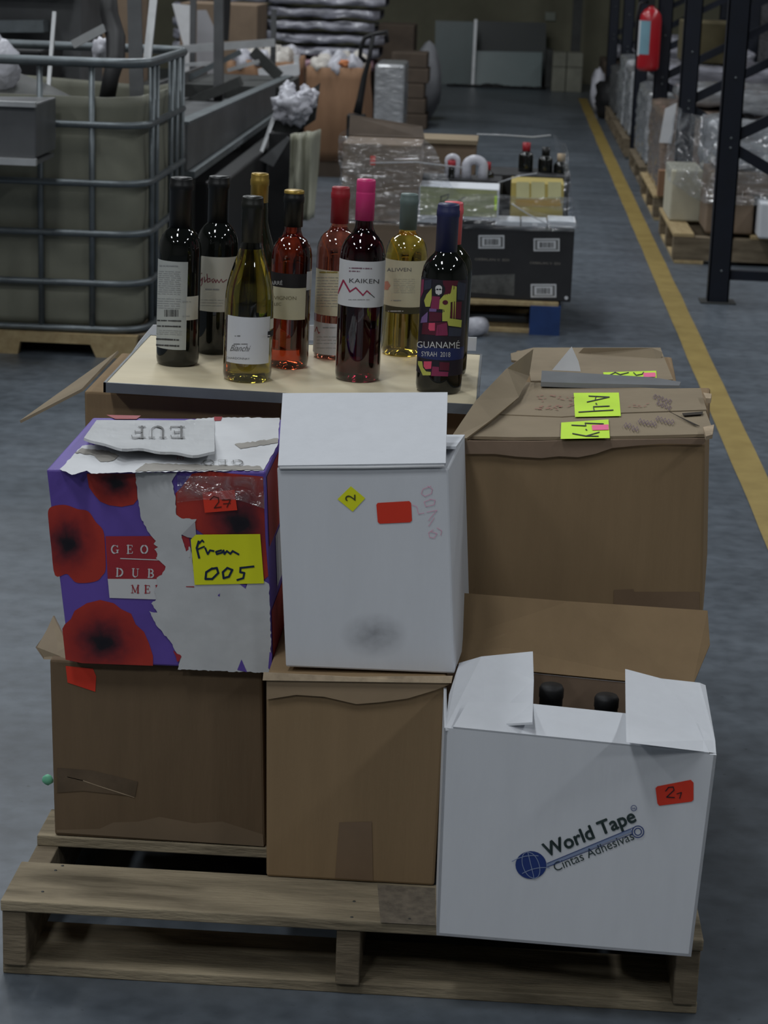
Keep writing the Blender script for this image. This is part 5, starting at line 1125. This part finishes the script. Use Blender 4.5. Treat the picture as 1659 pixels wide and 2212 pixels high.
def load(name, label, x0, x1, y0, y1, z0, z1, mt, cat='load', bev=.01, group=None):
    if name == 'wrapped_stack': return one(name, lumpy(x0, x1, y0, y1, z0, z1, .035, x0*9+y0, 16, max(bev, .03)), mt, label, cat, group)
    return one(name, MB().box(x0, x1, y0, y1, z0, z1), mt, label, cat, group, bevel=bev)
load('cardboard_box', 'cream box on the corner of the pine pallet in the rack', .84, 1.0, 10.75, 11.2, .146, .40, CREAM, 'carton')
T = load('cardboard_box', 'brown box on the pine pallet in the rack, wrapped in film', .985, 1.21, 10.33, 10.72, .146, .33, BROWN_F, 'carton')
load('cardboard_box', 'brown box stacked upon the film wrapped brown box in the rack', .99, 1.3, 10.36, 10.74, .331, .44, BROWN_F, 'carton')
load('cardboard_box', 'brown box behind the white carton on the pine pallet', 1.22, 1.5, 10.5, 10.8, .146, .33, BROWN_F, 'carton')
T = load('white_carton', 'white carton on the edge of the pine pallet behind the near rack frame', 1.225, 1.6, 10.2, 10.48, .146, .315, WHITE_CARD, 'carton')
load('wrapped_stack', 'shiny film wrapped stack above the brown boxes in the rack', 1.0, 1.82, 10.78, 11.28, .146, .66, WRAPPED, 'wrapped load', .05)
load('wrapped_stack', 'rounded wrapped roll on top of the shiny stack in the rack', 1.12, 1.8, 10.85, 11.25, .662, .78, WRAPPED, 'wrapped load', .05)
load('wrapped_stack', 'low film covered stack upon the brown boxes in the rack', 1.0, 1.5, 10.37, 10.72, .442, .56, WRAPPED, 'wrapped load', .03)
def fw(u, v):
    P5 = [(.835, 11.25), (.83, 10.8), (.97, 10.31), (1.3, 10.30)]; k = u*3; i = min(int(k), 2); s = k-i
    x, y = P5[i][0]+(P5[i+1][0]-P5[i][0])*s, P5[i][1]+(P5[i+1][1]-P5[i][1])*s; lo = .40-.18*u if u < .6 else .29
    return (x+.02*noise.noise(V((u*9, v*5, 1)))+.05*v, y+.02*noise.noise(V((u*7, v*5, 4)))+.03*v, lo+(.68-lo)*v)
one('stretch_film', MB().grid(fw, 40, 12), FILM2, 'loose clear film hanging over the boxes on the pine pallet', 'film')
pallet('pallet under the tall wrapped brown load in the rack', .84, 1.86, 11.95, 13.2, .14, along='Y', mt=WOOD_Y, md=WOOD_D, sw=.09)
load('wrapped_stack', 'tall wrapped brown load with a white sheet in the rack', .86, 1.84, 12.0, 13.15, .141, .60, WRAP_BR, 'wrapped load', .03)
one('paper_sheet', MB().slab([on_y(1437, 235, 11.98), on_y(1462, 222, 11.98), on_y(1450, 310, 11.98), on_y(1424, 308, 11.98)], .003, (0, 1, 0)), WHITE_PAPER, 'white sheet fixed on the tall wrapped brown load', 'paper')
one('cardboard_box', MB().box(.86, 1.2, 11.9, 11.99, .141, .28), KRAFT, 'orange brown box at the foot of the wrapped brown load', 'carton')
load('wrapped_stack', 'crumpled silver bundle on top of the wrapped brown load', .98, 1.8, 12.2, 13.0, .602, .72, WRAPPED, 'wrapped load', .05)
for k, (y0, y1, h, mt, l) in enumerate(((13.62, 14.9, .60, WRAPPED, 'pale wrapped load under the fire extinguisher'), (15.66, 16.5, .62, WRAPPED, 'pale wrapped load beyond the fire extinguisher'), (16.58, 17.45, .66, WRAPPED, 'grey wrapped load before the fifth rack frame'), (17.75, 18.9, .5, STEEL_G, 'grey covered load by the fifth rack frame'), (20.3, 21.4, .45, DARK_BR, 'dark sack load near the far wall'))):
    pallet('wooden pallet under the '+l, .86, 1.86, y0, y1, .13, along='Y', mt=WOOD_D, md=WOOD_D, sw=.09)
    load('wrapped_stack', l, .88, 1.84, y0+.02, y1-.02, .131, h, mt, 'wrapped load', .03)
    load('wrapped_stack', 'shiny bundle lying on the '+l, .98, 1.78, y0+.1, y1-.1, h+.001, h+.16, BALE, 'wrapped load', .04)
one('plastic_bag', MB().blob((.93, 19.3, .17), (.15, .22, .18), 3, .3), BLACK, 'black refuse sack between the far rack frames', 'sack')
one('plastic_bag', MB().blob((.83, 19.82, .2), (.07, .1, .2), 5, .2), BAG, 'pale sack at the aisle side of the last rack frame', 'sack')
# deeper rack row so the rack is not empty behind
for k, (x0, y0, z1, mt) in enumerate(((2.15, 10.2, 1.0, DARK_BR), (2.15, 12.0, 1.15, STEEL_D), (2.15, 13.8, .95, BROWN_F), (2.15, 15.8, 1.1, DARK_BR), (2.15, 18.0, 1.2, BALE), (2.15, 20.2, 1.0, WRAPPED))):
    load('goods_stack', ['dark brown', 'dark grey', 'mid brown', 'deep brown', 'shiny silver', 'pale wrapped'][k]+' goods stack in the second rack row', x0, x0+1.0, y0, y0+1.5, 0, z1, mt, 'load', .02)
load('cardboard_box', 'olive tinted box above the wrapped load behind the extinguisher frame', 1.12, 1.5, 14.0, 14.6, .762, 1.02, mat('olive_box', (.09, .075, .035), .8, var=.2), 'carton')
# fire extinguisher
T = thing('fire_extinguisher', 'red fire extinguisher with a pale blue label hung on the navy rack', 'fire extinguisher', (.85, 13.335, .74))
obj('cylinder', MB().lathe([(0, .0), (.05, .0), (.066, .012), (.068, .03), (.068, .30), (.062, .335), (.04, .365), (.018, .378), (.018, .40), (0, .40)], 28), RED_EXT, T, local=True)
def el_(a0, a1, z0, z1, r): return lambda u, v: (r*math.cos(math.radians(a0+(a1-a0)*u)), r*math.sin(math.radians(a0+(a1-a0)*u)), z0+(z1-z0)*v)
obj('label', MB().grid(el_(-150, -92, .10, .30, .0688), 12, 1), BLUE_LAB, T, local=True); obj('label', MB().grid(el_(-178, -150, .09, .30, .0688), 8, 1), LABW, T, local=True)
obj('valve', MB().box(-.02, .02, -.02, .02, .39, .43).box(-.07, .03, -.012, .012, .43, .445).box(-.07, .03, -.012, .012, .452, .465), BLACK, T, local=True)
obj('hose', MB().tube([(-.02, 0, .41), (-.07, 0, .40), (-.085, 0, .3), (-.08, 0, .12)], .009, 8), BLACK, T, local=True)
obj('bracket', MB().box(-.03, .06, .06, .09, .1, .3), STEEL_D, T, local=True)
